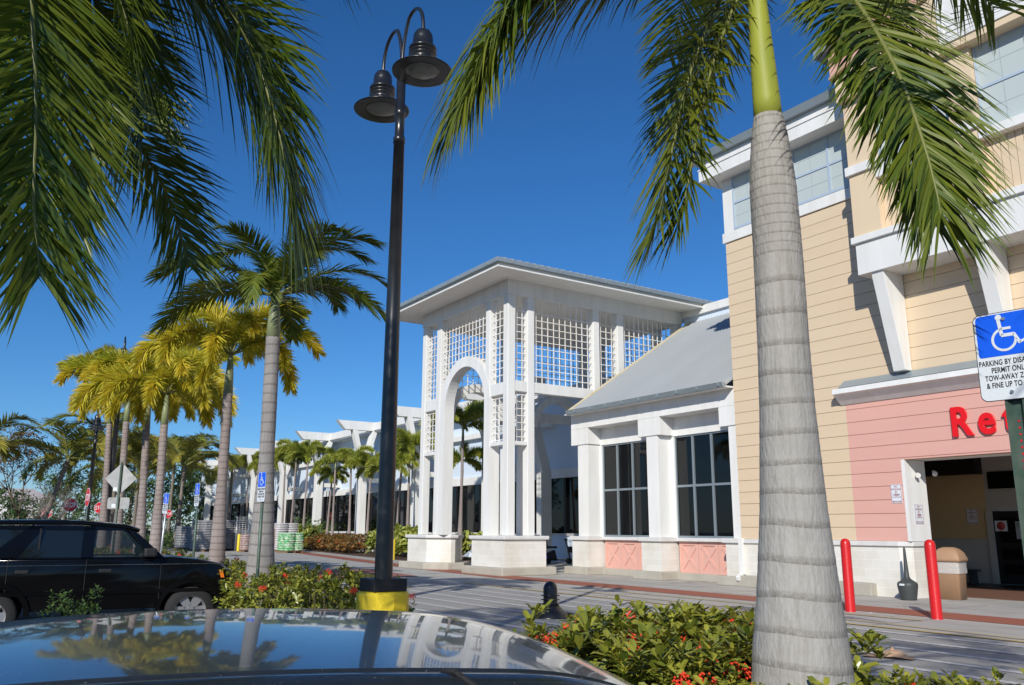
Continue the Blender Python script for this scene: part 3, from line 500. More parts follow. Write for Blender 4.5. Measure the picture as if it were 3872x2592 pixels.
# shed roof
def rz_(y): return 5.60+(y-18.42)*.66
g = MB(); xl, xr = -24.12, -16.66
g.prism([(xl, 18.42, rz_(18.42)), (xl, 24.75, rz_(24.75)), (xl, 24.75, rz_(24.75)+.06), (xl, 18.42, rz_(18.42)+.06)], (xr-xl, 0, 0))
nr = 46
for i in range(nr):
    x = xl+.1+(xr-xl-.15)*i/(nr-1)
    g.prism([(x-.03, 18.4, rz_(18.4)+.06), (x+.03, 18.4, rz_(18.4)+.06), (x, 18.4, rz_(18.4)+.10)], (0, 6.35, 6.35*.66))
g.build('metal_roof', 'metalroof', ww)
g = MB(); g.prism([(xl-.06, 18.4, rz_(18.4)+.0), (xl-.06, 24.75, rz_(24.75)+.0), (xl-.06, 24.75, rz_(24.75)+.14), (xl-.06, 18.4, rz_(18.4)+.14)], (.1, 0, 0)); g.build('rake_flashing', 'rake', ww)
g = MB(); g.prism([(xl-.02, 18.34, 5.56), (xl-.02, 18.26, 5.70), (xl-.02, 18.42, 5.72), (xl-.02, 18.44, 5.56)], (xr-xl+.02, 0, 0)); 
for i in range(9): x = xl+.5+i*.85; g.box(x, x+.04, 18.25, 18.3, 5.60, 5.69)
g.build('gutter', 'gutter', ww)
g = MB(); g.box(-24.45, -16.66, 24.75, 25.0, 5.6, 10.42); g.build('parapet', 'blue', ww)
g = MB(); g.box(-24.4, -16.66, 18.44, 18.8, 5.57, 5.61); g.build('eave_soffit', 'white', ww)
g = MB(); g.box(-24.5, -16.66, 24.62, 24.75, 10.1, 10.42); g.build('parapet_fascia', 'white', ww)
# ================================================================ LATTICE TOWER
tw = thing('lattice_tower', 'white square entrance tower with arches, lattice grilles and wide hipped roof', 'building', (-27.7, 20.3, 0))
X0, X1, Y0, Y1 = -24.45, -31.0, 16.0, 24.6
CW = .32
def colm(x, y, z0=1.3, z1=9.82, w1=CW, w2=CW):
    g = MB(); g.box(x, x-w1, y, y+w2, z0, z1); bevel(g.build('column', 'white', tw), .02)
fr = [(0, .32), (1.22, .3), (4.95, .36), (6.23, .32)]
sd = [(0, .32), (.85, .3), (3.9, .3), (5.1, .33), (8.28, .32)]
for u, wd in fr: colm(X0-u, Y0, w1=wd); colm(X0-u, Y1-.32, w1=wd)
for u, wd in sd[1:-1]: colm(X0, Y0+u, w2=wd); colm(X1+.32, Y0+u, w2=wd)
colm(-25.25, 17.05, 1.3, 6.3, .22, .22)
def fp(face, u, d, z):
    return {'F': (X0-u, Y0+d, z), 'B': (X0-u, Y1-d, z), 'R': (X0-d, Y0+u, z), 'L': (X1+d, Y0+u, z)}[face]
def fbox(mb, face, u0, u1, d0, d1, z0, z1):
    a = fp(face, u0, d0, z0); b = fp(face, u1, d1, z1); mb.box(a[0], b[0], a[1], b[1], z0, z1)
def lat(face, u0, u1, z0, z1, sp=.262, drop=9.8, arch=None):
    g = MB(); n = max(1, round((u1-u0)/sp)); s_ = (u1-u0)/n
    for i in range(n):
        u = u0+s_*(i+.5); zb = z0
        if arch:
            uc, ro, zs = arch
            if abs(u-uc) < ro: zb = max(z0, zs+sqrt(ro*ro-(u-uc)**2)*1.0-.05)
        fbox(g, face, u-.013, u+.013, .14, .166, zb, drop)
    nz = int((z1-z0)/sp)
    for k in range(nz+1):
        z = z1-k*sp
        if z < z0+.04: continue
        segs = [(u0-.04, u1+.04)]
        if arch:
            uc, ro, zs = arch
            if z < zs+ro:
                h = sqrt(max(0, ro*ro-max(0, z-zs)**2)); segs = [(u0-.04, uc-h+.04), (uc+h-.04, u1+.04)]
        for a, b in segs:
            if b-a > .08: fbox(g, face, a, b, .13, .155, z-.013, z+.013)
    g.build('lattice', 'lattice', tw)
ZT = 9.28
def beamf(face, u0, u1, z0, z1, d0=.02, d1=.30, nm='cross_beam'):
    g = MB(); fbox(g, face, u0, u1, d0, d1, z0, z1); bevel(g.build(nm, 'white', tw), .01)
def archf(face, uc, ri, ro, zs, d0=-.007, d1=.417):
    g = MB(); n = 28; vs = []
    for i in range(n+1):
        th = pi*i/n
        for r_, dd in ((ri, d0), (ro, d0), (ro, d1), (ri, d1)): vs.append(fp(face, uc-r_*cos(th), dd, zs+r_*sin(th)*1.0))
    fs = []
    for i in range(n):
        for k in range(4): fs.append((i*4+k, i*4+(k+1) % 4, (i+1)*4+(k+1) % 4, (i+1)*4+k))
    g.add(vs, fs); o = g.build('arch', 'white', tw)
for face, cols in (('F', fr), ('B', fr)):
    beamf(face, .32, 1.22, 6.2, 6.63); beamf(face, 5.31, 6.23, 6.2, 6.66)
    lat(face, .36, 1.18, 6.66, ZT); lat(face, 5.35, 6.19, 6.68, ZT)
    lat(face, 1.56, 4.91, 6.7, ZT, arch=(3.05, 1.86, 6.12))
    lat(face, .36, 1.18, 4.54, 6.1, .25, 6.18); lat(face, 5.35, 6.19, 4.54, 6.1, .25, 6.18)
    beamf(face, .32, 1.22, 4.40, 4.53); beamf(face, 5.31, 6.23, 4.40, 4.53)
    archf(face, 3.05, 1.48, 1.87, 6.12)
    g = MB(); fbox(g, face, 4.53, 4.93, -.004, .42, 1.3, 6.12); g.build('arch_pilaster', 'white', tw); g = MB(); fbox(g, face, 1.18, 1.57, -.004, .42, 1.3, 6.12); g.build('arch_pilaster', 'white', tw)
for face in 'RL':
    beamf(face, .32, .85, 6.3, 6.68); beamf(face, .32, .85, 4.40, 4.53)
    lat(face, .36, .82, 6.7, ZT); lat(face, .36, .82, 4.54, 6.2, .25, 6.28)
    lat(face, 4.24, 5.06, 6.7, ZT); lat(face, 5.47, 8.24, 6.7, ZT, arch=None if face == 'R' else (6.85, 1.5, 5.95))
    if face == 'R':
        beamf(face, 1.15, 3.9, 6.3, 6.68); beamf(face, 4.2, 5.1, 6.3, 6.68); beamf(face, 5.43, 8.28, 6.3, 6.68); lat(face, 1.19, 3.86, 6.7, ZT)
    else:
        lat(face, 1.19, 3.86, 6.7, ZT, arch=(2.52, 1.5, 6.0)); archf(face, 2.52, 1.15, 1.5, 6.1); beamf(face, 4.2, 5.1, 6.3, 6.68); archf(face, 6.85, 1.2, 1.5, 5.95)
g = MB(); g.box(X0+.02, X1-.02, Y0-.02, Y0+.35, 9.81, 10.36); g.box(X0+.02, X1-.02, Y1-.35, Y1+.02, 9.81, 10.36); g.box(X0+.02, X0-.35, Y0+.35, Y1-.35, 9.81, 10.36); g.box(X1-.02, X1+.35, Y0+.35, Y1-.35, 9.81, 10.36); g.build('ring_beam', 'white', tw)
g = MB(); g.box(X0-.35, X1+.35, Y0+.35, Y1-.35, 9.84, 9.9); g.build('ceiling', 'soffit', tw)
OV = 1.2
xa, xb, ya, yb = X0+OV, X1-OV, Y0-OV, Y1+OV
g = MB(); ins = [(X0+.02, Y0-.02), (X1-.02, Y0-.02), (X1-.02, Y1+.02), (X0+.02, Y1+.02)]; ous = [(xa, ya), (xb, ya), (xb, yb), (xa, yb)]
for i in range(4):
    j = (i+1) % 4; g.add([(*ins[i], 10.36), (*ins[j], 10.36), (*ous[j], 10.32), (*ous[i], 10.32), (*ins[i], 10.40), (*ins[j], 10.40), (*ous[j], 10.35), (*ous[i], 10.35)], [(0, 1, 2, 3), (4, 7, 6, 5), (0, 4, 5, 1), (3, 2, 6, 7)])
g.build('soffit', 'soffit', tw)
def ringbox(mb, o, i_, z0, z1):
    mb.box(xa+o, xb-o, ya-o, ya-i_, z0, z1); mb.box(xa+o, xb-o, yb+i_, yb+o, z0, z1); mb.box(xa+i_, xa+o, ya-i_, yb+i_, z0, z1); mb.box(xb-o, xb-i_, ya-i_, yb+i_, z0, z1)
g = MB(); ringbox(g, .03, -.02, 10.30, 10.34); g.build('fascia_edge', 'white', tw)
g = MB(); ringbox(g, .0, -.05, 10.341, 10.46); g.build('fascia', 'beam', tw)
g = MB(); ringbox(g, .12, .0, 10.455, 10.61); 
for i in range(11): g.box(xa+.12, xa+.14, ya+.5+i*1.05, ya+.54+i*1.05, 10.475, 10.60)
for i in range(9): g.box(xa-.5-i*1.05, xa-.54-i*1.05, ya-.14, ya-.12, 10.475, 10.60)
bevel(g.build('gutter', 'gutter', tw), .02)
g = MB(); cxm = (xa+xb)/2; run = (xa-xb)/2; zr = 10.60+run*.33
pts = [(xa+.05, ya-.05, 10.60), (xb-.05, ya-.05, 10.60), (xb-.05, yb+.05, 10.60), (xa+.05, yb+.05, 10.60), (cxm, ya+run, zr), (cxm, yb-run, zr)]
g.add(pts, [(0, 4, 1), (1, 4, 5, 2), (2, 5, 3), (3, 5, 4, 0), (0, 1, 2, 3)])
for i in range(34):      # seams of the right slope and front slope
    y = ya+.3+i*(yb-ya-.6)/33; dd = min(y-ya, yb-y, run)
    g.prism([(xa+.05, y-.02, 10.61), (xa+.05, y+.02, 10.61), (xa+.05, y, 10.66)], (-dd, 0, dd*.33))
g.build('roof', 'metalroof', tw)
# plinths
def poly(p, z0, z1, nm, m_, bv=.0):
    g = MB(); g.prism([(x, y, z0) for x, y in p], (0, 0, z1-z0)); o = g.build(nm, m_, tw); 
    if bv: bevel(o, bv)
def grow(p, d):
    cx_ = sum(a for a, b in p)/len(p); cy_ = sum(b for a, b in p)/len(p)
    return [(a+(d if a > cx_ else -d), b+(d if b > cy_ else -d)) for a, b in p]
PL = [[(-26.35, 15.75), (-24.2, 15.75), (-24.2, 17.45), (-25.6, 17.45), (-26.35, 16.7)], [(-31.35, 15.75), (-29.75, 15.75), (-29.0, 16.42), (-29.0, 16.6), (-29.95, 17.4), (-31.35, 17.4)], [(-26.4, 23.4), (-24.2, 23.4), (-24.2, 24.85), (-26.4, 24.85)], [(-24.8, 19.75), (-24.2, 19.75), (-24.2, 21.6), (-24.8, 21.6)], [(-31.25, 19.75), (-30.6, 19.75), (-30.6, 21.6), (-31.25, 21.6)]]
for i, p in enumerate(PL):
    poly(p, .25, 1.17, 'plinth', 'block'); poly(grow(p, .09), 1.17, 1.3, 'plinth_cap', 'cap', .035); poly(grow(p, .26), 0, .27, 'plinth_curb', 'curb', .035)
# ================================================================ LONG WING with raked pylons
lw = thing('arcade_wing', 'long pale blue store wing with dark ribbon windows behind white raked pylons', 'building', (-60, 25.2, 0))
YL = 25.2
g = MB(); g.box(-105, -24.2, YL, YL+.4, 4.2, 8.15); g.box(-105, -24.2, YL, YL+.4, 0, 1.28); g.box(-105, -104.6, YL+.4, 45, 0, 8.1); g.build('wall', 'blue', lw)
g = MB(); g.box(-105, -32, YL-.12, YL-.002, 4.0, 4.45); g.build('window_head_band', 'white', lw)
g = MB(); g.box(-105, -24.2, YL-.25, YL+.5, 8.15, 8.45); g.box(-105, -34, YL-.3, YL-.003, 6.6, 6.9); g.build('cornice', 'white', lw)
g = MB(); g.box(-105, -24.2, YL+.1, YL+.15, 1.28, 4.2); g.build('ribbon_window', 'glass', lw)
g = MB()
for i in range(31): x = -25.4-i*2.65; g.box(x-.09, x+.09, YL-.02, YL+.1, 1.28, 4.15 if i % 2 else 4.3)
g.box(-105, -24.2, YL-.01, YL+.09, 4.02, 4.1); g.build('mullion', 'blackframe', lw)
g = MB(); g.box(-105, -24.2, YL-.06, YL+.05, 1.22, 1.34); g.build('window_sill', 'cap', lw)
g = MB(); g.box(-84, -43.6, 23.9, 24.3, 0, 1.2); g.build('knee_wall', 'block', lw)
g = MB(); g.box(-84, -43.5, 23.82, 24.38, 1.2, 1.33); bevel(g.build('knee_wall_cap', 'cap', lw), .02)
px = [-37.7, -45.8, -54.0, -62.1, -70.2, -78.3, -86.4, -94.5]
for x in px:
    g = MB(); g.box(x-.3, x+.3, 23.25, 23.75, 0, 6.0); g.prism([(x-.26, 23.27, 5.9), (x-.26, 23.52, 5.9), (x-.26, 22.95, 8.12), (x-.26, 22.62, 8.12)], (.52, 0, 0)); g.prism([(x-.28, 23.48, 5.9), (x-.28, 23.74, 5.9), (x-.28, 24.62, 8.75), (x-.28, 24.25, 8.75)], (.56, 0, 0)); bevel(g.build('pylon', 'white', lw), .01)
    g = MB(); g.prism([(x-.24, 21.5, 8.72), (x-.24, 22.05, 8.13), (x-.24, 25.2, 8.13), (x-.24, 25.2, 8.72)], (.48, 0, 0)); g.build('outrigger_beam', 'white', lw)
    g = MB(); g.box(x-.2, x+.2, 23.9, 25.2, 4.6, 4.9); g.build('tie_beam', 'beam', lw)
for a, b in zip(px[1:], px[:-1]):
    g = MB(); g.box(a+.31, b-.31, 24.08, 24.42, 8.16, 8.66); g.build('rail_beam', 'white', lw)
# low beam and brace behind the tower
g = MB(); g.box(-31.2, -31.45, 21.4, 25.2, 6.3, 6.72); g.build('tie_beam', 'white', lw)
g = MB(); g.prism([(-33.5, 22.6, 8.0), (-33.5, 23.1, 8.0), (-33.5, 24.2, 4.2), (-33.5, 23.7, 4.2)], (.4, 0, 0)); g.box(-33.5, -33.1, 23.6, 24.2, 0, 4.2); g.box(-36.5, -31.6, 22.3, 22.8, 8, 8.5); g.build('pylon', 'beam', lw)
# ================================================================ LAMPS
def lamp(name_label, loc, group=None, arms=((1, 0), (-1, 0)), full=True):
    L_ = thing('street_lamp', name_label, 'street lamp', loc, 0, group)
    g = MB(); n = 8
    if full:
        g.lathe([(.0, -.3), (.295, -.3), (.295, .79), (.275, .825), (.0, .825)], 10, smooth=False); bevel(g.build('concrete_base', 'yellow', L_, world=False), .02)
        g = MB(); g.box(-.20, .20, -.20, .20, .825, .965); bevel(g.build('base_cover', 'darkbase', L_, world=False), .01)
    g = MB(); g.lathe([(.105, .88 if full else -.1), (.10, 1.6), (.085, 4), (.068, 6.25), (.075, 6.25), (.075, 6.32), (.06, 6.34), (.06, 6.62), (.07, 6.63), (.07, 6.70), (.058, 6.71), (.058, 7.22), (.03, 7.26), (0, 7.27)], 20); g.build('pole', 'black', L_, world=False)
    if full:
        g = MB(); g.tube([(-.13, -.03, 1.62), (-.13, -.03, 1.84)], .06, 12); g.box(-.11, -.09, -.05, 0, 1.9, 2.0); g.build('junction_box', 'darkbase', L_, world=False)
    for ax, ay in arms:
        g = MB(); d = .58
        pts = []
        for i in range(15):
            th = pi*i/14; u_ = d*(1-cos(th))/2; z = 7.22+.46*max(0, sin(th))**.8+(.30*i/14 if 0 else 0)+.28*min(1, i/5.)
            pts.append((ax*u_, ay*u_, z))
        pts = [(0, 0, 6.95)]+pts+[(ax*d, ay*d, 7.44)]
        g.tube(pts, .024, 8); g.build('arm', 'black', L_, world=False)
        h = MB(); h.lathe([(0, .56), (.035, .56), (.05, .55), (.09, .525), (.115, .48), (.125, .42), (.125, .31), (.165, .305), (.172, .285), (.17, .27), (.14, .262), (.14, .25), (.168, .243), (.172, .225), (.14, .215), (.14, .205), (.168, .2), (.172, .18), (.14, .165), (.16, .12), (.185, .075), (.20, .06), (.35, .0), (.367, -.012), (.367, -.022), (.35, -.026), (.29, -.012), (.27, -.02), (.22, -.005), (.205, -.012)], 36, (ax*d, ay*d, 6.98)); hh = h.build('lamp_head', 'black', L_, world=False)
        q = MB(); q.lathe([(.0, -.03), (.12, -.026), (.205, -.008)], 28, (ax*d, ay*d, 6.98)); q.build('lens', 'lens', hh, world=False)
    return L_
l0 = lamp('tall black double-headed street lamp on yellow concrete base', (-8.98, 4.22, 0))
lamp('far black street lamp whose heads peek above the yellow palms', (-30.2, 4.4, -.25), arms=((.985, -.17), (-.985, .17)), full=False)
lamp('slender black lamp post beside the edge-on stop sign, further away', (-42.6, 5.4, -1.0), arms=((.99, -.14), (-.99, .14)), full=False)
# dome bollard with ring fins
s = thing('dome_bollard', 'black dome-topped bollard with louvre rings and flared bell base on the crossing', 'bollard', (-12.5, 9.1, .016))
g = MB(); g.lathe([(.37, 0), (.36, .03), (.26, .09), (.18, .16), (.145, .21), (.13, .22)], 28); g.build('bell_base', 'black', s, world=False)
g = MB(); g.lathe([(.125, .2), (.125, .46), (.12, .50), (.10, .55), (.06, .59), (0, .605)], 28); g.build('dome', 'black', s, world=False)
for z in (.225, .295, .365): g = MB(); g.lathe([(.12, z-.012), (.17, z-.008), (.175, z), (.12, z+.008)], 28); g.build('ring', 'black', s, world=False)
# red bollards
rb = thing('red_bollard', 'red bollard nearest the big palm trunk', 'bollard', (-10.45, 14.7, 0), 0, 'red bollards at the entrance')
g = MB(); g.lathe([(.1, 0), (.095, .02), (.095, 1.26), (.085, 1.31), (.06, 1.345), (.03, 1.36), (0, 1.363)], 24); g.build('post', 'redpaint', rb, world=False)
dup(rb, (-8.78, 14.78, 0), 0, 'red bollard in front of the tan trash bin', 'red bollards at the entrance')
# ash receptacle
s = thing('ash_receptacle', 'dark green bottle-shaped ash receptacle standing by the block wall', 'ash bin', (-11.47, 18.27, 0)); s.scale = (.86, .86, .82)
g = MB(); g.lathe([(0, 0), (.19, 0), (.20, .02), (.205, .06), (.225, .2), (.25, .36), (.25, .42), (.24, .46), (.18, .5), (.1, .56), (.065, .62), (.055, .8), (.04, 1.1), (.035, 1.25), (.03, 1.36), (.02, 1.4), (0, 1.41)], 24)
g.build('body', 'ash', s, world=False); g = MB(); g.box(-.07, .07, -.256, -.248, .39, .44); g.build('label_plate', 'signwhite', s, world=False)
for a in range(16): th = 2*pi*a/16; pass
# trash can
s = thing('trash_bin', 'tan square trash bin with domed lid and clear liner at the entrance', 'trash bin', (-11.05, 19.35, 0), radians(10)); s.scale = (.95, .95, .93)
g = MB(); 
def rsq(w_, z, r=.05): return [(sx*(w_-r)+r*cos(a)*1., sy*(w_-r)+r*sin(a), z) for sx, sy, a0 in ((1, 1, 0), (-1, 1, pi/2), (-1, -1, pi), (1, -1, 1.5*pi)) for a in [a0+pi/2*k/3 for k in range(4)]]
def loft(g, rings, cap=True):
    n = len(rings[0]); o = [v for r_ in rings for v in r_]; fs = [(i*n+k, i*n+(k+1) % n, (i+1)*n+(k+1) % n, (i+1)*n+k) for i in range(len(rings)-1) for k in range(n)]
    if cap: fs += [tuple(range(n))[::-1], tuple(range((len(rings)-1)*n, len(rings)*n))]
    g.add(o, fs, True)
loft(g, [rsq(.235, 0), rsq(.27, .9), rsq(.27, .92)]); g.build('body', 'trash', s, world=False)
for i in range(10): pass
g = MB(); loft(g, [rsq(.283, .62), rsq(.287, .7), rsq(.279, .78), rsq(.287, .86), rsq(.282, .93)], cap=False); g.build('liner', 'bag', s, world=False)
g = MB(); loft(g, [rsq(.315, .90), rsq(.32, .96), rsq(.27, 1.12, .08), rsq(.20, 1.20, .09), rsq(.12, 1.24, .1)]); ld = g.build('lid', 'trash', s, world=False)
g = MB(); g.prism([(-.12, -.30, 1.0), (.12, -.30, 1.0), (.11, -.262, 1.13), (-.11, -.262, 1.13)], (0, .02, .0)); g.build('flap', 'trim', ld, world=False)
# yellow bollards
yb = thing('yellow_bollard', 'yellow bollard left of the tower beside the planting bed', 'bollard', (-39.6, 19.1, 0))
g = MB(); g.lathe([(.09, 0), (.09, .98), (.06, 1.02), (0, 1.03)], 14); g.build('post', 'yellow', yb, world=False)
dup(yb, (-53.83, 15.44, .15), 0, 'far yellow bollard by the stacked bags and wire rack')
# paper litter
g = MB()
vs = []; fs = []
N_ = 14
for i in range(N_+1):
    for j in range(9):
        x = -.28+.56*i/N_; y = -.12+.24*j/8; z = .01+max(0, .11*(1-abs(x-.06)/.2))*(1-abs(y)/.14)*(.7+.5*R.random())
        vs.append((x+R.uniform(-.01, .01), y+R.uniform(-.01, .01), z))
for i in range(N_):
    for j in range(8): fs.append((i*9+j, (i+1)*9+j, (i+1)*9+j+1, i*9+j+1))
g.add(vs, fs); o = g.build('paper_bag', 'paper'); o.location = (-6.45, 9.75, .015); o.rotation_euler = (0, 0, .4); tag(o, 'crumpled brown paper lying on the striped crossing', 'litter')
g = MB(); g.add([(R.uniform(-.12, .12), R.uniform(-.06, .06), R.uniform(.01, .05)) for _ in range(12)], [(i, i+1, i+2) for i in range(0, 10)]); o = g.build('paper_scrap', 'litter'); o.location = (-9.75, 14.35, .01); tag(o, 'small white paper scrap on the ground between the red bollards', 'litter')
# ================================================================ SIGNS
def icon(parent, cx, cz, s_, y, m='signwhite'):
    g = MB(); y0 = y-.0015
    def disc(x, z, r): g.prism([(cx+s_*(x+r*cos(2*pi*k/18)), y0, cz+s_*(z+r*sin(2*pi*k/18))) for k in range(18)], (0, .001, 0))
    def bar(a, b, t):
        a = Vector((cx+s_*a[0], y0, cz+s_*a[1])); b = Vector((cx+s_*b[0], y0, cz+s_*b[1])); d = (b-a).normalized(); nn = Vector((-d.z, 0, d.x))*t*s_/2; g.prism([a+nn, a-nn, b-nn, b+nn], (0, .001, 0))
    disc(-.14, .42, .075); bar((-.15, .36), (-.10, -.05), .085); bar((-.13, .12), (.12, .12), .065); bar((-.12, -.05), (.18, -.05), .085); bar((.17, -.03), (.30, -.30), .075); bar((.28, -.28), (.42, -.22), .06)
    for i in range(20):
        a0 = radians(95+i*13.2); a1 = radians(95+(i+1)*13.2)
        a = (-.02+.27*cos(a0)-.04, -.16+.27*sin(a0)); b = (-.02+.27*cos(a1)-.04, -.16+.27*sin(a1)); bar(a, b, .062)
    return g.build('wheelchair_symbol', m, parent, world=False)
def rrect(w_, h_, r, y, z0=0, n=5):
    return [(sx*(w_/2-r)+r*cos(a), y, z0+sz*(h_/2-r)+r*sin(a)) for sx, sz, a0 in ((1, 1, 0), (-1, 1, pi/2), (-1, -1, pi), (1, -1, 1.5*pi)) for a in [a0+pi/2*k/n for k in range(n+1)]]
def access_sign(label, loc, rz, big=False, postm='post', group='accessible parking signs', h=2.05, tilt=0., back=False):
    s = thing('parking_sign', label, 'sign', loc, rz, group)
    if tilt: s.rotation_euler = (0, tilt, rz)
    H_ = .46; W_ = .305
    g = MB(); g.prism(rrect(W_, H_, .035, -.002, h), (0, .003, 0)); pl_ = g.build('sign_plate', 'signblack' if not back else 'signback', s, world=False)
    g = MB(); g.prism(rrect(W_-.008, H_-.008, .033, -.0035, h), (0, .0012, 0)); g.build('sign_face', 'signwhite', s, world=False)
    g = MB(); rr = rrect(W_-.03, .225, .022, -.005, h+.108)
    rr = [(x, y, z if z > h+.1 else max(z, h+.0)) for x, y, z in rr]; g.prism(rr, (0, .001, 0)); g.build('blue_field', 'signblue', s, world=False)
    icon(s, .005, h+.115, .205, -.0055)
    text('PARKING BY DISABLED\nPERMIT ONLY\nTOW-AWAY ZONE\n& FINE UP TO $250', .034, 'signblack', s, (0, -.0045, h-.045), (pi/2, 0, 0), .0004, sx=.78, align='CENTER', bold=.0006, spacing=1.05).data.transform(Matrix.Diagonal((1, 1.15, 1, 1)))
    g = MB()
    if big:      # U channel post with holes
        g.box(-.045, -.037, .004, .04, -.2, h+.2); g.box(.037, .045, .004, .04, -.2, h+.2); g.box(-.022, .022, .034, .042, -.2, h+.2); g.prism([(-.037, .004, -.2), (-.018, .034, -.2), (-.022, .042, -.2), (-.045, .01, -.2)], (0, 0, h+.4)); g.prism([(.037, .004, -.2), (.045, .01, -.2), (.022, .042, -.2), (.018, .034, -.2)], (0, 0, h+.4)); g.build('post', postm, s, world=False)
        g = MB()
        for k in range(60): g.lathe([(0, 0), (.006, 0)], 8, (0, 0, 0)) if 0 else g.prism([(.006*cos(2*pi*q/8), .033, .1+k*.0254*1.3+.006*sin(2*pi*q/8)) for q in range(8)], (0, -.001, 0))
        g.build('post_holes', 'signred', s, world=False)
    else:
        g.tube([(0, .025, -.2), (0, .025, h+.18)], .026, 8); g.build('post', postm, s, world=False)
    g = MB()
    for z in (h+H_/2-.04, h-H_/2+.04): g.lathe([(0, .004), (.008, .004), (.01, 0)], 12, (0, 0, 0)) if 0 else g.prism([(.009*cos(2*pi*q/12), -.012, z+.009*sin(2*pi*q/12)) for q in range(12)], (0, .008, 0))
    g.build('bolt', 'galv', s, world=False)
    return s
SG = access_sign('large blue and white accessible parking sign on green channel post, cut off at the right', (-2.12, 4.45, 0), radians(6), True, h=2.385)
access_sign('blue and white parking sign on green post standing right of the shaded palm trunk', (-13.1, 4.05, 0), radians(5), h=2.13)
access_sign('blue and white parking sign on thin green post left of the pale brown palm', (-17.75, 4.2, 0), radians(3), h=2.16)
access_sign('tilted white-faced parking sign on grey post beyond the car bonnet', (-20.4, 4.1, 0), radians(8), postm='galv', h=2.05, tilt=radians(5))
s = thing('warning_sign', 'grey back of a diamond sign with a small plate on a green post', 'sign', (-25.7, 4.0, 0), radians(57))
g = MB(); g.prism([(0, 0, 3.28), (.44, 0, 2.84), (0, 0, 2.40), (-.44, 0, 2.84)], (0, .004, 0)); g.build('sign_plate', 'signback', s, world=False)
g = MB(); g.prism(rrect(.60, .31, .05, 0, 2.17), (0, .004, 0)); g.build('lower_plate', 'signback', s, world=False)
g = MB(); g.tube([(.0, -.03, -.2), (.0, -.03, 3.3)], .034, 6); g.build('post', 'post', s, world=False)
for z in (2.55, 2.1): g = MB(); g.box(-.18, -.07, -.003, 0, z-.05, z+.05); g.build('sticker', 'signwhite', s, world=False)
def stop(label, loc, rz, size=.75, plate=True, h=2.6):
    s = thing('stop_sign', label, 'stop sign', loc, rz, 'stop signs'); r_ = size/2/cos(pi/8)
    o8 = [(r_*cos(pi/8+pi/4*k), 0, h+r_*sin(pi/8+pi/4*k)) for k in range(8)]
    g = MB(); g.prism(o8, (0, .006, 0)); g.build('sign_border', 'signwhite', s, world=False)
    g = MB(); g.prism([(x*.94, -.002, h+(z-h)*.94) for x, y, z in o8], (0, .0015, 0)); g.build('sign_face', 'signred', s, world=False)
    text('STOP', .37*size/.75, 'signwhite', s, (0, -.004, h-.125*size/.75), (pi/2, 0, 0), .001, align='CENTER', sx=.72, bold=.008)
    g = MB(); g.tube([(0, .03, -.3), (0, .03, h+.3)], .035, 6); g.build('post', 'post', s, world=False)
stop('red stop sign behind the bare white-stemmed shrub', (-54.7, 6.0, 0), radians(80), h=2.78)
stop('small far red stop sign near the white building', (-69.7, 6.2, 0), radians(80), h=2.55, size=.72)
stop('stop sign seen nearly edge-on beside the slender lamp post', (-38.7, 4.85, 0), radians(5), h=2.72)
stop('red stop sign partly hidden behind the dark lamp pole', (-69.3, 9.6, 0), radians(80), h=2.95, size=.8)
stop('tiny distant stop sign between palm trunks right of the diamond sign', (-84.0, 17.4, 0), radians(80), h=2.8)
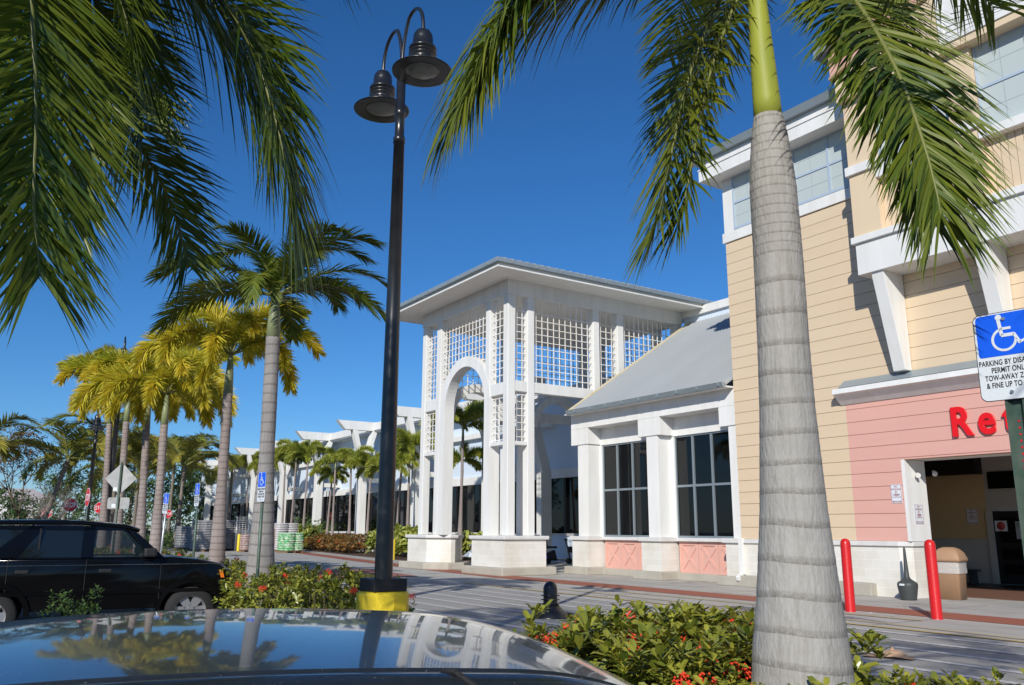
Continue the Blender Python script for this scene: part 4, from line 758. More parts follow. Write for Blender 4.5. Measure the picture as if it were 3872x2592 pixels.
# ================================================================ PALMS
def bez(P, n):
    P = [Vector(p) for p in P]; out_ = []
    Q = [P[0]*2-P[1]]+P+[P[-1]*2-P[-2]]
    for i in range(1, len(Q)-2):
        for k in range(n):
            t = k/n; a, b, c, d = Q[i-1], Q[i], Q[i+1], Q[i+2]
            out_.append(.5*((2*b)+(-a+c)*t+(2*a-5*b+4*c-d)*t*t+(-a+3*b-3*c+d)*t**3))
    out_.append(P[-1]); return out_
def frond(mb, P, L=.55, n=110, wd=.03, r0=.022, droop=.5, t0=.14, plum=0., seed=0, segs=4, a0=68, a1=22, rise=.25, vary=.12, upv=None):
    rr = random.Random(seed); pts = bez(P, 10)
    ln = [0]
    for a, b in zip(pts[:-1], pts[1:]): ln.append(ln[-1]+(b-a).length)
    T = ln[-1]
    def at(t):
        s_ = t*T
        for i in range(len(pts)-1):
            if ln[i+1] >= s_: q = (s_-ln[i])/(ln[i+1]-ln[i]+1e-9); return pts[i].lerp(pts[i+1], q), (pts[i+1]-pts[i]).normalized()
        return pts[-1], (pts[-1]-pts[-2]).normalized()
    mb.cur = 1; mb.tube(pts, [r0*(1-.88*i/(len(pts)-1)) for i in range(len(pts))], 6); mb.cur = 0
    # stable side vector from the plane in which the frond arches
    chord = (pts[-1]-pts[0]); horiz = Vector((chord.x, chord.y, 0)); 
    side0 = (upv.cross(chord).normalized() if upv is not None else Vector((0, 0, 1)).cross(horiz).normalized())
    vs = []; fs = []
    for i in range(n):
        t = t0+(1-t0)*(i+rr.uniform(-.4, .4))/n; t = min(max(t, t0), .998); p, tg = at(t)
        S = (side0-tg*side0.dot(tg)).normalized(); N = tg.cross(S); 
        if N.z < 0 and upv is None and abs(tg.z) < .8: N = -N
        for sg in (1, -1):
            ang = radians(a0+(a1-a0)*t**1.3+rr.uniform(-10, 10)); prof = min(1, .45+2.6*(t-t0))*(1-max(0, t-.6)**1.4*1.5)
            l = L*prof*(1+rr.uniform(-vary, vary)); 
            roll = rr.uniform(-1, 1)*plum*pi/2+rise*.5+rr.uniform(-.28, .28)
            sv = S*sg*cos(roll)+N*sin(roll); d = (tg*cos(ang)+sv*sin(ang)).normalized()
            wv = (d.cross(N*cos(roll)-S*sg*sin(roll))).normalized(); wv = (wv+N*rr.uniform(-.45, .45)+tg*rr.uniform(-.2, .2)).normalized()
            q = p.copy(); st = len(vs); dr = droop*rr.uniform(.6, 1.4)
            for k in range(segs+1):
                f = k/segs; ww_ = wd*(.45+1.1*f if f < .35 else (1.0-(f-.35)/.65)**.8*.84)*(1+.15*rr.random())
                if k == segs: vs.append(q.copy())
                else: vs.append(q-wv*ww_/2); vs.append(q+wv*ww_/2)
                q = q+d*l/segs; d = (d+Vector((0, 0, -1))*dr*(.35+.65*f)*1.1/segs).normalized()
            for k in range(segs-1): fs.append((st+2*k, st+2*k+1, st+2*k+3, st+2*k+2))
            fs.append((st+2*segs-2, st+2*segs-1, st+2*segs))
    mb.add(vs, fs)
def trunk(mb, axis, rad, n=20, ringsp=.13, seed=1, amp=.035, sub=26):
    rr = random.Random(seed); pts = bez(axis, sub); m_ = len(pts)
    rp = []
    for i in range(m_):
        f = i/(m_-1)*(len(rad)-1); k = min(int(f), len(rad)-2); q = f-k; q = q*q*(3-2*q) if 0 else q
        rp.append(rad[k]*(1-q)+rad[k+1]*q)
    rp = [r_*(1+amp*rr.uniform(-.5, .5)) for r_ in rp]
    mb.tube(pts, rp, n)
def arch_path(L, e0, drop, n=6, curve=1.6):
    pts = []; p = Vector((0, 0, 0)); 
    for i in range(n+1):
        pts.append(p.copy()); f = i/n; e = e0-drop*f**curve*1.0
        p = p+Vector((cos(e), 0, sin(e)))*L/n
    return pts
# ---- hero palm (right)
hp = thing('royal_palm', 'big palm with smooth ringed grey trunk in front of the beige store', 'palm', (-3.16, 4.02, 0))
g = MB()
axis = [(-3.20, 3.98, -.2), (-3.185, 4.0, .3), (-3.17, 3.99, .69), (-3.165, 4.0, 1.3), (-3.16, 4.0, 1.9), (-3.155, 4.0, 2.54), (-3.154, 4.005, 3.08), (-3.157, 4.005, 3.55), (-3.157, 4.005, 4.03)]
rad = [.315, .292, .262, .205, .172, .153, .157, .150, .088]
rz = [(-.3, .31), (.3, .29), (.65, .27), (.87, .255), (1.1, .228), (1.4, .202), (1.65, .182), (1.9, .169), (2.2, .155), (2.55, .147), (3.08, .1435), (3.55, .139), (3.75, .125), (3.9, .11), (4.04, .086)]
def rzf(z):
    for (a, b), (c, d) in zip(rz[:-1], rz[1:]):
        if z <= c: return b+(d-b)*(z-a)/(c-a)
    return rz[-1][1]
pt = bez(axis, 26); rr_ = random.Random(3); g.tube(pt, [rzf(p.z)*(1+.006*rr_.uniform(-1, 1)) for p in pt], 40); g.build('trunk', 'trunk', hp)
g = MB(); g.tube([(-3.157, 4.005, 4.0), (-3.16, 4.003, 4.15), (-3.168, 3.998, 4.5), (-3.172, 3.995, 4.86), (-3.15, 4.01, 5.25), (-3.14, 4.02, 5.45)], [.088, .084, .074, .058, .045, .03], 24); g.build('crownshaft', 'shaft', hp)
FR = [
 ([(-3.14,4.02,5.3),(-3.26,3.66,5.18),(-3.40,3.25,5.04),(-3.47,2.78,4.78),(-3.54,2.45,4.49),(-3.56,2.23,4.15),(-3.55,2.10,3.87),(-3.56,2.03,3.69)], .72, 150, .036, 2.4),
 ([(-3.14,4.02,5.3),(-3.31,3.95,5.12),(-3.41,3.79,4.73),(-3.46,3.61,4.25),(-3.46,3.47,3.8),(-3.45,3.34,3.39),(-3.49,3.29,3.16)], .46, 120, .028, .55),
 ([(-3.12,4.03,5.3),(-2.74,3.94,4.92),(-2.38,3.82,4.33),(-2.14,3.73,3.77),(-2.02,3.68,3.33),(-1.97,3.66,3.05),(-1.96,3.66,2.92)], .52, 200, .028, .9),
 ([(-3.14,4.02,5.3),(-3.42,4.18,5.22),(-3.74,4.3,5.09),(-4.01,4.33,4.9),(-4.3,4.35,4.5)], .42, 80, .026, .6),
 ([(-3.14,4.02,5.35),(-3.0,4.6,5.7),(-2.8,5.3,5.7),(-2.6,5.9,5.2)], .5, 70, .03, .6),
 ([(-3.14,4.02,5.35),(-3.6,4.4,6.0),(-4.3,4.7,6.2),(-5.0,5.0,5.7)], .5, 70, .03, .6),
 ([(-3.14,4.02,5.35),(-2.7,3.8,6.1),(-2.0,3.4,6.3),(-1.2,3.1,5.8)], .5, 70, .03, .6),
 ([(-3.14,4.02,5.35),(-3.2,3.5,6.0),(-3.0,2.8,6.2),(-2.9,2.1,5.7)], .5, 70, .03, .6),
 ([(-3.14,4.02,5.3),(-2.72,4.2,5.05),(-2.5,4.32,4.6),(-2.45,4.4,4.2)], .42, 80, .026, .6)]
def sh(f, d, k=1.0): return ([(x+d[0]*min(1, i_), y+d[1]*min(1, i_), z+d[2]*min(1, i_)) for i_, (x, y, z) in enumerate(f[0])], f[1]*k, int(f[2]*.8), f[3], f[4])
FR += [sh(FR[2], (-.14, .12, .10), .9), sh(FR[1], (.12, .10, .08), .95), sh(FR[0], (.12, .02, .10), .9)]
def fronds(parent, F, leaf='leaf', seed=0, **kw):
    for i, (P, L, n, wd, dr) in enumerate(F):
        g = MB(); frond(g, P, L*1.3, int(n*1.25), wd*.84, .022, dr*1.25, seed=seed+i, **kw); g.build('frond', [leaf, 'rachis'], parent)
fronds(hp, FR, seed=10, a0=66, a1=34)
# ---- palm whose crown hangs in from the upper left
lp = thing('royal_palm', 'palm whose dark drooping fronds hang in from the upper left edge', 'palm', (-4.75, -.55, -.1))
g = MB(); trunk(g, [(-4.75, -.6, -.1), (-4.7, -.5, 1), (-4.62, -.38, 2.4), (-4.55, -.32, 3.3)], [.25, .17, .16, .09], 20, amp=.01); g.build('trunk', 'trunk', lp)
g = MB(); g.tube([(-4.55, -.32, 3.28), (-4.5, -.29, 4.0), (-4.49, -.28, 4.4)], [.09, .075, .04], 16); g.build('crownshaft', 'shaft', lp)
FL = [
 ([(-4.49,-.28,4.36),(-4.2,-.12,4.38),(-4.0,0,4.02),(-3.9,.07,3.6),(-3.85,.12,3.2),(-3.8,.15,2.83),(-3.8,.19,2.6),(-3.79,.21,2.5)], .50, 170, .024, .6),
 ([(-4.49,-.28,4.36),(-4.3,.04,4.62),(-4.18,.40,4.58),(-4.04,.74,4.3),(-3.92,.98,3.92),(-3.83,1.12,3.5),(-3.8,1.2,3.18),(-3.8,1.23,3.0)], .76, 200, .026, .9), ([(-4.49,-.28,4.36),(-4.36,-.02,4.62),(-4.3,.22,4.5),(-4.24,.42,4.12),(-4.2,.52,3.8)], .62, 120, .027, .7), ([(-4.49,-.28,4.36),(-4.6,.1,4.8),(-4.6,.6,4.75),(-4.5,1.0,4.35),(-4.42,1.2,3.95),(-4.4,1.28,3.6)], .66, 150, .028, .8),
 ([(-4.49,-.28,4.36),(-5.0,-.04,4.5),(-5.29,.27,4.32),(-5.46,.62,4.04),(-5.62,.94,3.72),(-5.69,1.12,3.36),(-5.68,1.16,3.22)], .44, 150, .026, .6),
 ([(-4.49,-.28,4.36),(-4.2,-.2,3.83),(-4.0,-.08,3.34),(-4.0,-.01,2.96),(-4.0,.04,2.7)], .38, 110, .024, .5),
 ([(-4.49,-.28,4.36),(-4.8,.04,4.6),(-4.99,.38,4.51),(-5.06,.61,4.2),(-5.05,.71,3.9)], .5, 130, .026, .7),
 ([(-4.49,-.28,4.4),(-4.3,-.1,4.95),(-3.9,.3,5.1),(-3.6,.8,4.8),(-3.5,1.2,4.3)], .6, 110, .028, .8),
 ([(-4.49,-.28,4.4),(-5.1,-.3,5.0),(-5.8,-.3,5.1),(-6.4,-.3,4.6)], .5, 90, .028, .6),
 ([(-4.49,-.28,4.4),(-4.3,-.9,5.0),(-4.1,-1.6,5.0),(-4.0,-2.2,4.4)], .5, 80, .028, .6),
 ([(-4.49,-.28,4.4),(-4.9,.2,4.2),(-5.1,.35,3.7),(-5.15,.4,3.2)], .4, 90, .026, .5)]
fronds(lp, FL, 'leafdark', seed=40, a0=64, a1=36)
# ---- palm off the right edge
RPALM = 1
rp_ = thing('royal_palm', 'palm beyond the right edge whose long leaflets dangle at the top right', 'palm', (.9, 3.6, 0))
g = MB(); trunk(g, [(.9, 3.6, -.1), (.9, 3.6, 1), (.9, 3.6, 2.4), (.9, 3.6, 3.6)], [.3, .2, .16, .09], 20, amp=.01); g.build('trunk', 'trunk', rp_)
g = MB(); g.tube([(.9, 3.6, 3.55), (.9, 3.6, 4.3), (.9, 3.6, 4.7)], [.09, .075, .04], 16); g.build('crownshaft', 'shaft', rp_)
FRR = [([(.9,3.6,4.6),(.4,3.6,5.0),(-.4,3.5,4.7),(-1.0,3.35,4.25),(-1.45,3.28,4.0),(-1.8,3.25,3.92)], .40, 120, .026, 1.2),
 ([(.9,3.6,4.6),(.3,3.8,5.0),(-.4,4.0,4.9),(-1.0,4.1,4.5)], .5, 80, .028, .8), ([(.9,3.6,4.6),(1.3,4.2,5.1),(1.6,4.9,5.0),(1.8,5.5,4.4)], .5, 70, .028, .7),
 ([(.9,3.6,4.6),(1.5,3.4,5.1),(2.2,3.2,5.0),(2.8,3.0,4.4)], .5, 70, .028, .7), ([(.9,3.6,4.6),(.9,4.2,4.9),(.6,5.0,4.8),(.4,5.6,4.2)], .5, 70, .028, .7), ([(.9,3.6,4.6),(.7,3.0,4.9),(.6,2.4,4.8),(.5,1.8,4.2)], .5, 70, .028, .7), ([(.9,3.6,4.6),(.1,3.3,5.2),(-.7,3.1,5.3),(-1.4,2.95,4.9)], .5, 80, .03, .8), ([(.9,3.6,4.6),(.2,4.2,5.3),(-.6,4.8,5.4),(-1.3,5.2,4.9)], .55, 90, .03, .8)]
fronds(rp_, FRR, 'leafdark', seed=70, a0=62, a1=30)
tp = thing('royal_palm', 'tall palm outside the left edge, shading the striped crossing', 'palm', (-3.2, -3.0, -.1))
g = MB(); trunk(g, [(-3.2, -3, -.1), (-3.2, -3, 2), (-3.2, -3, 4.2), (-3.2, -3, 6.2)], [.3, .2, .16, .09], 20, amp=.01); g.build('trunk', 'trunk', tp)
g = MB(); g.tube([(-3.2, -3, 6.15), (-3.2, -3, 6.9), (-3.2, -3, 7.3)], [.09, .075, .04], 16); g.build('crownshaft', 'shaft', tp)
fronds(tp, [([(-3.2, -3, 7.2), (-3.2+.8*cos(a_), -3+.8*sin(a_), 7.8+.2*(i_ % 3)), (-3.2+1.7*cos(a_), -3+1.7*sin(a_), 7.7), (-3.2+2.4*cos(a_), -3+2.4*sin(a_), 7.0-.3*(i_ % 2))], .5, 80, .032, .6) for i_ in range(11) for a_ in [i_*.571]], 'leafdark', seed=120, a0=62, a1=24)
# ---- prototype frond meshes
def fmesh(L, e0, drop, leafL, n, wd, leaf, seed, **kw):
    g = MB(); frond(g, arch_path(L, radians(e0), radians(drop)), leafL, n, wd, .022*L/2, seed=seed, **kw)
    o = g.build('frond', [leaf, 'rachis']); me = o.data; bpy.data.objects.remove(o); return me
def put_fronds(parent, meshes, origin, spec, nm='frond', rs=None):
    for k, az, sc in spec:
        o = bpy.data.objects.new(nm, meshes[k]); COL.objects.link(o); o.parent = parent; o.location = origin; o.rotation_euler = ((rs.uniform(-.2, .2) if rs else 0), 0, az); o.scale = (sc, sc, sc)
RY = [fmesh(2.1, 62, 105, .52, 105, .036, 'leaf', 1, droop=.6), fmesh(2.1, 35, 85, .52, 105, .036, 'leaf', 2, droop=.7), fmesh(2.0, 12, 80, .52, 105, .036, 'leaf', 3, droop=.8), fmesh(1.9, 20, 120, .5, 105, .034, 'leaf', 4, droop=.8)]
FX = [fmesh(2.0, 70, 120, .38, 250, .034, 'foxleaf', 11, plum=1, droop=.5, segs=3, a0=60, a1=30), fmesh(2.1, 48, 135, .40, 260, .034, 'foxleaf', 12, plum=1, droop=.6, segs=3, a0=60, a1=30), fmesh(2.0, 25, 130, .40, 250, .034, 'foxleaf', 13, plum=1, droop=.6, segs=3, a0=60, a1=30)]
FG = [fmesh(1.7, 65, 120, .40, 150, .045, 'foxgreen', 21, plum=.9, droop=.5, segs=3, a0=60, a1=30), fmesh(1.8, 40, 120, .42, 150, .045, 'foxgreen', 22, plum=.9, droop=.6, segs=3, a0=60, a1=30), fmesh(1.6, 12, 95, .40, 150, .045, 'foxgreen', 23, plum=.9, droop=.6, segs=3, a0=60, a1=30)]
CO = [fmesh(3.6, 60, 110, .85, 90, .07, 'cocoleaf', 31, droop=.8, segs=3, a0=60, a1=25), fmesh(3.8, 30, 95, .9, 90, .07, 'cocoleaf', 32, droop=.9, segs=3, a0=60, a1=25), fmesh(3.4, 0, 85, .85, 90, .07, 'cocoleaf', 33, droop=.9, segs=3, a0=60, a1=25)]
def palm(name, label, base, top, r0, r1, shaft, meshes, spec, trunkm='trunk2', shaftm='shaftg', group=None, cat='palm', bulge=0., rs=None, mid=None):
    t = thing(name, label, cat, base, 0, group); b = Vector(base); T = Vector(top); m1 = b.lerp(T, .35) if mid is None else Vector(mid)
    rr = [r0, r0*.72+r1*.28, r1+bulge, r1*.95]
    g = MB(); trunk(g, [b-Vector((0, 0, .15)), b.lerp(T, .12), m1.lerp(T, .2), T-Vector((0, 0, shaft))], rr, 18, amp=.02, seed=int(abs(b.x*10))); g.build('trunk', trunkm, t)
    if shaft > .05: g = MB(); g.tube([T-Vector((0, 0, shaft+.02)), T-Vector((0, 0, shaft*.5)), T+Vector((0, 0, .05))], [r1*.98, r1*.8, r1*.4], 14); g.build('crownshaft', shaftm, t)
    put_fronds(t, meshes, T-b, spec, rs=rs); return t
rs = random.Random(5)
A = lambda d: radians(d)
# image right = azimuth 56 deg, towards camera = -34 deg, away = 146
palm('royal_palm', 'green-crowned palm with shaded grey trunk left of the tall lamp post', (-14.05, 4.42, 0), (-14.04, 4.36, 5.45), .29, .125, .72, RY,
     [(1, A(236), 1.1), (0, A(210), 1), (2, A(225), 1.15), (2, A(262), .9), (3, A(-34), .85), (3, A(-20), .6), (2, A(56), 1.05), (2, A(40), 1.0), (1, A(72), 1.0), (0, A(90), 1.0), (1, A(110), 1), (0, A(150), 1), (1, A(180), 1), (0, A(20), .95), (2, A(150), .9), (0, A(-60), .85), (1, A(0), .9), (1, A(250), 1.0), (0, A(55), 1.05), (1, A(130), 1.1)], 'trunk2', rs=rs)
def fx(label, base, top, r0=.24, n=13, sc=1., seed=0, az0=0., extra=()):
    r_ = random.Random(seed); sp = [(r_.choice((0, 1, 2, 2)), az0+2*pi*i/n+r_.uniform(-.15, .15), sc*r_.uniform(.85, 1.1)) for i in range(n)]+list(extra)
    return palm('foxtail_palm', label, base, top, r0, .095, .75, FX, sp, 'foxtrunk', 'shaftg', 'foxtail palms in the parking bed', rs=r_)
fx('yellow-crowned foxtail palm with pale brown trunk, nearest of its row', (-16.73, 4.42, 0), (-16.73, 4.38, 4.86), .20, 12, 1.0, 3)
fx('foxtail palm right of the diamond sign with golden arching crown', (-21.75, 4.3, 0), (-22.1, 4.3, 4.75), .20, 13, 1.1, 4)
fx('foxtail palm with curved trunk just right of the diamond sign', (-23.9, 4.35, 0), (-24.4, 4.3, 5.0), .20, 13, 1.1, 5)
fx('foxtail palm whose trunk rises behind the diamond sign', (-27.1, 4.3, 0), (-27.7, 4.3, 5.4), .20, 13, 1.1, 6)
fx('leftmost near foxtail palm beside the dark lamp pole', (-29.7, 4.3, 0), (-30.3, 4.2, 5.6), .20, 13, 1.1, 8)
# foxtail clusters before the wing
def fg(label, base, top, seed, sc=1., n=12, r0=.14):
    r_ = random.Random(seed); sp = [(r_.choice((0, 1, 1, 2)), 2*pi*i/n+r_.uniform(-.2, .2), sc*r_.uniform(.85, 1.15)) for i in range(n)]
    return palm('foxtail_palm', label, base, top, r0, .07, .5, FG, sp, 'foxtrunk', 'shaftg', 'slender palms before the arcade wing', rs=r_)
wp = [((-36.4, 21.1), 6.5, 'tall dark-green palm standing inside the tower arch', 1.3), ((-37.4, 21.6), 4.9, 'short palm at the foot of the tall one inside the tower arch', .9), ((-44.9, 22.5), 6.2, 'palm with yellowing crown touching the left tower pillar', 1.1), ((-45.6, 21.8), 5.0, 'lower palm left of the tower pillar', 1.0), ((-46.6, 22.6), 5.6, 'palm just right of the tall lamp pole', .95), ((-50.6, 22.5), 5.3, 'palm half hidden by the tall lamp pole', .95), ((-53.6, 22.6), 5.9, 'palm leaning across the white pylon left of the lamp pole', .95), ((-55.6, 22.2), 6.0, 'double-crowned slender palm between the first two white pylons', .95), ((-57.4, 22.5), 5.1, 'lower palm between the first two white pylons', .85), ((-62.4, 22.6), 6.9, 'bright green palm in front of the second white pylon', 1.1), ((-64.3, 22.3), 7.1, 'tallest palm of the clump behind the green bag stack', 1.1), ((-66.8, 22.5), 6.6, 'yellow palm beside the clump behind the white bag stack', 1.1), ((-73, 23.4), 7.0, 'palm seen between the two near trunks at left', 1.2), ((-80.8, 23.8), 7.4, 'palm left of the brown-trunked foxtail palm', 1.2), ((-77, 24.4), 6.8, 'palm in the shade behind the wire rack', 1.1)]
for i, ((x, y), z, lab, sc) in enumerate(wp): fg(lab, (x, y, 0), (x+R.uniform(-.25, .25), y+R.uniform(-.2, .2), z), 100+i, sc)
# coconut palms far left
def coco(label, base, top, seed, sc=1., n=14):
    r_ = random.Random(seed); sp = [(r_.choice((0, 1, 1, 2)), 2*pi*i/n+r_.uniform(-.2, .2), sc*r_.uniform(.85, 1.15)) for i in range(n)]
    return palm('coconut_palm', label, base, top, .22, .13, .1, CO, sp, 'cocotrunk', 'rachis', 'coconut palms in the distance', rs=r_)
cc_ = [((-68.6, 14.9, 0), (-68.4, 15.1, 6.2), 'coconut palm with hanging orange frond right of the golden palms', 1.15), ((-55.6, 4.4, 0), (-54.4, 5.6, 5.4), 'leaning coconut palm above the red stop sign', .95), ((-50, .6, 0), (-49.8, .9, 5.1), 'coconut palm at the left edge of the picture', .95), ((-75, 13.0, 0), (-75, 13, 7.4), 'coconut palm behind the diamond sign', 1.2), ((-62, 9.4, 0), (-62, 9.3, 5.6), 'coconut palm behind the dark lamp pole', 1.05), ((-80, 17.6, 0), (-80, 17.5, 7.2), 'coconut palm left of the shaded bag stacks', 1.2), ((-58, 8.4, 0), (-58, 8.2, 6.3), 'coconut palm left of the dark lamp pole', 1.05), ((-88, 18.4, 0), (-88, 18.4, 8.0), 'dark coconut palm deep in the grove', 1.2), ((-86, 23.5, 0), (-86, 23.5, 7.6), 'coconut palm close to the far end of the wing', 1.2), ((-95, 16, 0), (-95, 16, 8.5), 'rearmost coconut palm of the grove', 1.3)]
for i, (b, t, lab, sc) in enumerate(cc_): coco(lab, b, t, 200+i, sc)
# ================================================================ LEAFY PLANTS
def leafcloud(mb, n, fn, size, seed, whorl=6, quad=2, up_=.5):
    rr = random.Random(seed); vs = []; fs = []
    for _ in range(n):
        c, nrm = fn(rr); nrm = Vector(nrm).normalized(); s_ = size*rr.uniform(.7, 1.25)
        a = nrm.orthogonal().normalized(); b = nrm.cross(a)
        ph = rr.uniform(0, 6.28)
        for k in range(whorl):
            th = ph+2.4*k; el = rr.uniform(.1, .9)+up_*(.6 if k > whorl*.6 else 0); d = (a*cos(th)+b*sin(th))*cos(el)+nrm*sin(el); L_ = s_*rr.uniform(.75, 1.1)*(1 if k < whorl*.7 else .75)
            sd = d.cross(nrm).normalized()*L_*.19; fold = nrm*L_*.06; p0 = Vector(c)+nrm*rr.uniform(-.03, .03)
            dd = (d*.5-Vector((0, 0, .0))); m1 = p0+d*L_*.45+fold*-.3; tip = p0+d*L_+Vector((0, 0, -L_*.12)); st = len(vs)
            vs += [p0, m1-sd+fold, m1, m1+sd+fold, tip, p0+d*L_*.78-sd*.72+fold*.5, p0+d*L_*.78+sd*.72+fold*.5, p0+d*L_*.78-fold*.2]
            fs += [(st, st+1, st+2), (st, st+2, st+3), (st+1, st+5, st+7, st+2), (st+2, st+7, st+6, st+3), (st+5, st+4, st+7), (st+7, st+4, st+6)]
    mb.add(vs, fs); return mb
def bush_fn(rx, ry, rz__, zc, shell=.35):
    def f(rr):
        while True:
            v = Vector((rr.uniform(-1, 1), rr.uniform(-1, 1), rr.uniform(-.9, 1)))
            if 1-shell < v.length < 1.0+rr.uniform(0, .12): break
        return (v.x*rx, v.y*ry, zc+v.z*rz__), (v.x*.7, v.y*.7, max(v.z, 0)+.5)
    return f
def shrub_proto(nm, label, cat, leafm, n, rx, ry, rz__, zc, size, seed, flowers=0, whorl=6, group=None, stems=7, sprigs=0):
    t = thing(nm, label, cat, (0, 0, -50), 0, group); g = MB(); leafcloud(g, n, bush_fn(rx, ry, rz__, zc), size, seed, whorl)
    rr = random.Random(seed+5)
    for _ in range(sprigs):
        x, y = rr.uniform(-rx, rx), rr.uniform(-ry, ry); h_ = rr.uniform(.85, 1.25)
        leafcloud(g, 2, lambda q: ((x+q.uniform(-.03, .03), y+q.uniform(-.03, .03), zc+rz__*h_+q.uniform(-.07, .03)), (q.uniform(-.2, .2), q.uniform(-.2, .2), 1)), size*.9, rr.randint(0, 9999), whorl)
    g.build('foliage', leafm, t, world=False)
    g = MB()
    for i in range(stems):
        th = 6.28*i/stems; r_ = rr.uniform(.4, .8); g.tube([(0.05*cos(th), .05*sin(th), 0), (rx*r_*.6*cos(th), ry*r_*.6*sin(th), zc*.7), (rx*r_*cos(th), ry*r_*sin(th), zc+rz__*.6)], [.012, .009, .004], 5)
    g.build('stem', 'stem', t, world=False)
    for k in range(flowers):
        g = MB(); th = rr.uniform(0, 6.28); ph_ = rr.uniform(.1, 1.2); c = Vector((rx*1.1*cos(th)*cos(ph_), ry*1.1*sin(th)*cos(ph_), zc+.04+rz__*1.08*sin(ph_)))
        for _ in range(60):
            v = Vector((rr.gauss(0, 1), rr.gauss(0, 1), rr.gauss(0, .7))).normalized()*.062*rr.uniform(.5, 1); q = c+v; e = .010
            g.add([q+Vector((e, 0, 0)), q+Vector((0, e, 0)), q-Vector((e, 0, 0)), q-Vector((0, e, 0)), q+Vector((0, 0, e)), q-Vector((0, 0, e))], [(0, 1, 4), (1, 2, 4), (2, 3, 4), (3, 0, 4), (1, 0, 5), (2, 1, 5), (3, 2, 5), (0, 3, 5)])
        g.build('flower_cluster', 'flower', t, world=False)
    return t
def place(protos, spots, labels, group):
    used = set()
    for i, (x, y, z, sc) in enumerate(spots):
        k = i % len(protos); p = protos[k]
        lab = labels[i] if isinstance(labels, list) else labels
        if k not in used and p.location.z < -40:
            used.add(k); p.location = (x, y, z); p.rotation_euler = (0, 0, R.uniform(0, 6)); p.scale = (sc, sc, sc); tag(p, lab, None, group)
        else: dup(p, (x, y, z), R.uniform(0, 6), lab, group, sc)
H1 = [shrub_proto('ixora_shrub', '', 'shrub', 'hedge', 175, .52, .52, .38, .5, .145, 300+i, fl, 7, sprigs=24) for i, fl in enumerate((9, 6, 10, 8))]
sp = []; lb = []
for i, x in enumerate([-4.95, -4.4, -3.85, -2.9, -2.3, -1.7, -1.1, -.5]):
    for j, y in enumerate((3.62, 4.3, 4.85)):
        if abs(x+3.16) < .5 and j == 1: continue
        low = .72 if x > -3 else .90
        if x < -4.7 and j == 0: low = .80
        sp.append((x+R.uniform(-.08, .08), y+R.uniform(-.08, .08), .02, low*R.uniform(.92, 1.06))); lb.append(0)
place(H1, sp, 'low shrub with yellow-green leaves and red flower heads in the bed around the big palm', 'flowering shrubs around the big palm')
H2 = [shrub_proto('ixora_shrub', '', 'shrub', 'hedge', 120, .55, .5, .42, .58, .12, 320+i, fl, 6, sprigs=8) for i, fl in enumerate((1, 2, 1))]
sp = []
x = -10.5
while x > -31:
    for y in (4.15, 4.85):
        if -17.2 < x < -14.4 and y < 4.7: continue
        if abs(x+14.05) < .3 and abs(y-4.4) < .5: continue
        sp.append((x+R.uniform(-.12, .12), y+R.uniform(-.1, .1), .0, R.uniform(.76, .9)))
    x -= .78 if x > -20 else 1.0
place(H2, sp, 'flowering shrub in the long bed running past the lamp post and golden palms', 'flowering shrubs in the long parking bed')
# weeds between the cars
W1 = [shrub_proto('weed_tuft', '', 'weed', 'bush', 110, .2, .2, .32, .5, .05, 340+i, 0, 6, stems=12, sprigs=22) for i in range(2)]
place(W1, [(-7.9, .0, -.05, 1.2), (-7.5, .95, -.05, 1.18), (-8.2, -.75, -.1, 1.1)], ['weedy tuft poking up behind the roof at left', 'second weedy tuft poking up behind the roof, below the front door', 'low weed beside the rear wheel of the black vehicle'], 'weeds between the parked vehicles')
# wing beds
B1 = [shrub_proto('croton_shrub', '', 'shrub', 'hedgered', 80, .62, .62, .42, .5, .17, 360+i, 1, 6) for i in range(2)]
sp = [(-49.5-i*.98, 20.9+i*.16+R.uniform(-.1, .1), .05, R.uniform(.95, 1.15)) for i in range(13)]+[(-50-i*1.1, 22.0+i*.1, .05, 1.2) for i in range(10)]
place(B1, sp, 'red and green croton shrub in the border before the arcade wing', 'croton border before the arcade wing')
B2 = [shrub_proto('spiky_shrub', '', 'shrub', 'lime', 60, .5, .5, .5, .6, .42, 380+i, 0, 8) for i in range(2)]
sp = [(-40.8, 20.8, .05, 1.2), (-42.2, 21.3, .05, 1.3), (-43.8, 21.2, .05, 1.3), (-45.3, 21.6, .05, 1.2), (-38.4, 20.9, .05, 1.0), (-37, 21.8, .05, 1.1), (-62.6, 22.6, .05, 1.3), (-64, 23.2, .05, 1.5), (-61.2, 23.2, .05, 1.3), (-47, 21.8, .05, 1.2), (-36.6, 23, .05, 1.2)]
place(B2, sp, 'lime and yellow spiky-leaved shrub in the wing bed', 'lime spiky shrubs in the wing bed')
B3 = [shrub_proto('round_bush', '', 'bush', 'bush', 130, 1.0, 1.0, .9, 1.0, .22, 390+i, 0, 5) for i in range(2)]
sp = [(-63.4, 23.4, .05, 1.3), (-60.6, 23.5, .05, 1.1), (-90, 28.2, .0, .9), (-93, 26.5, .0, 1.0), (-86, 28.6, .0, .9), (-97, 27, 0, 1.2), (-101, 26.4, 0, 1.2), (-77, 12.8, 0, .7), (-74, 11.5, 0, .7), (-71.5, 11.6, 0, .8), (-69.6, 14.2, 0, .8), (-72, 16.0, 0, .8), (-66, 10.2, 0, .8), (-83, 20.6, 0, .8), (-79, 18.6, 0, .8)]
place(B3, sp, 'rounded green bush in the planting beyond the road', 'rounded green bushes beyond the road')
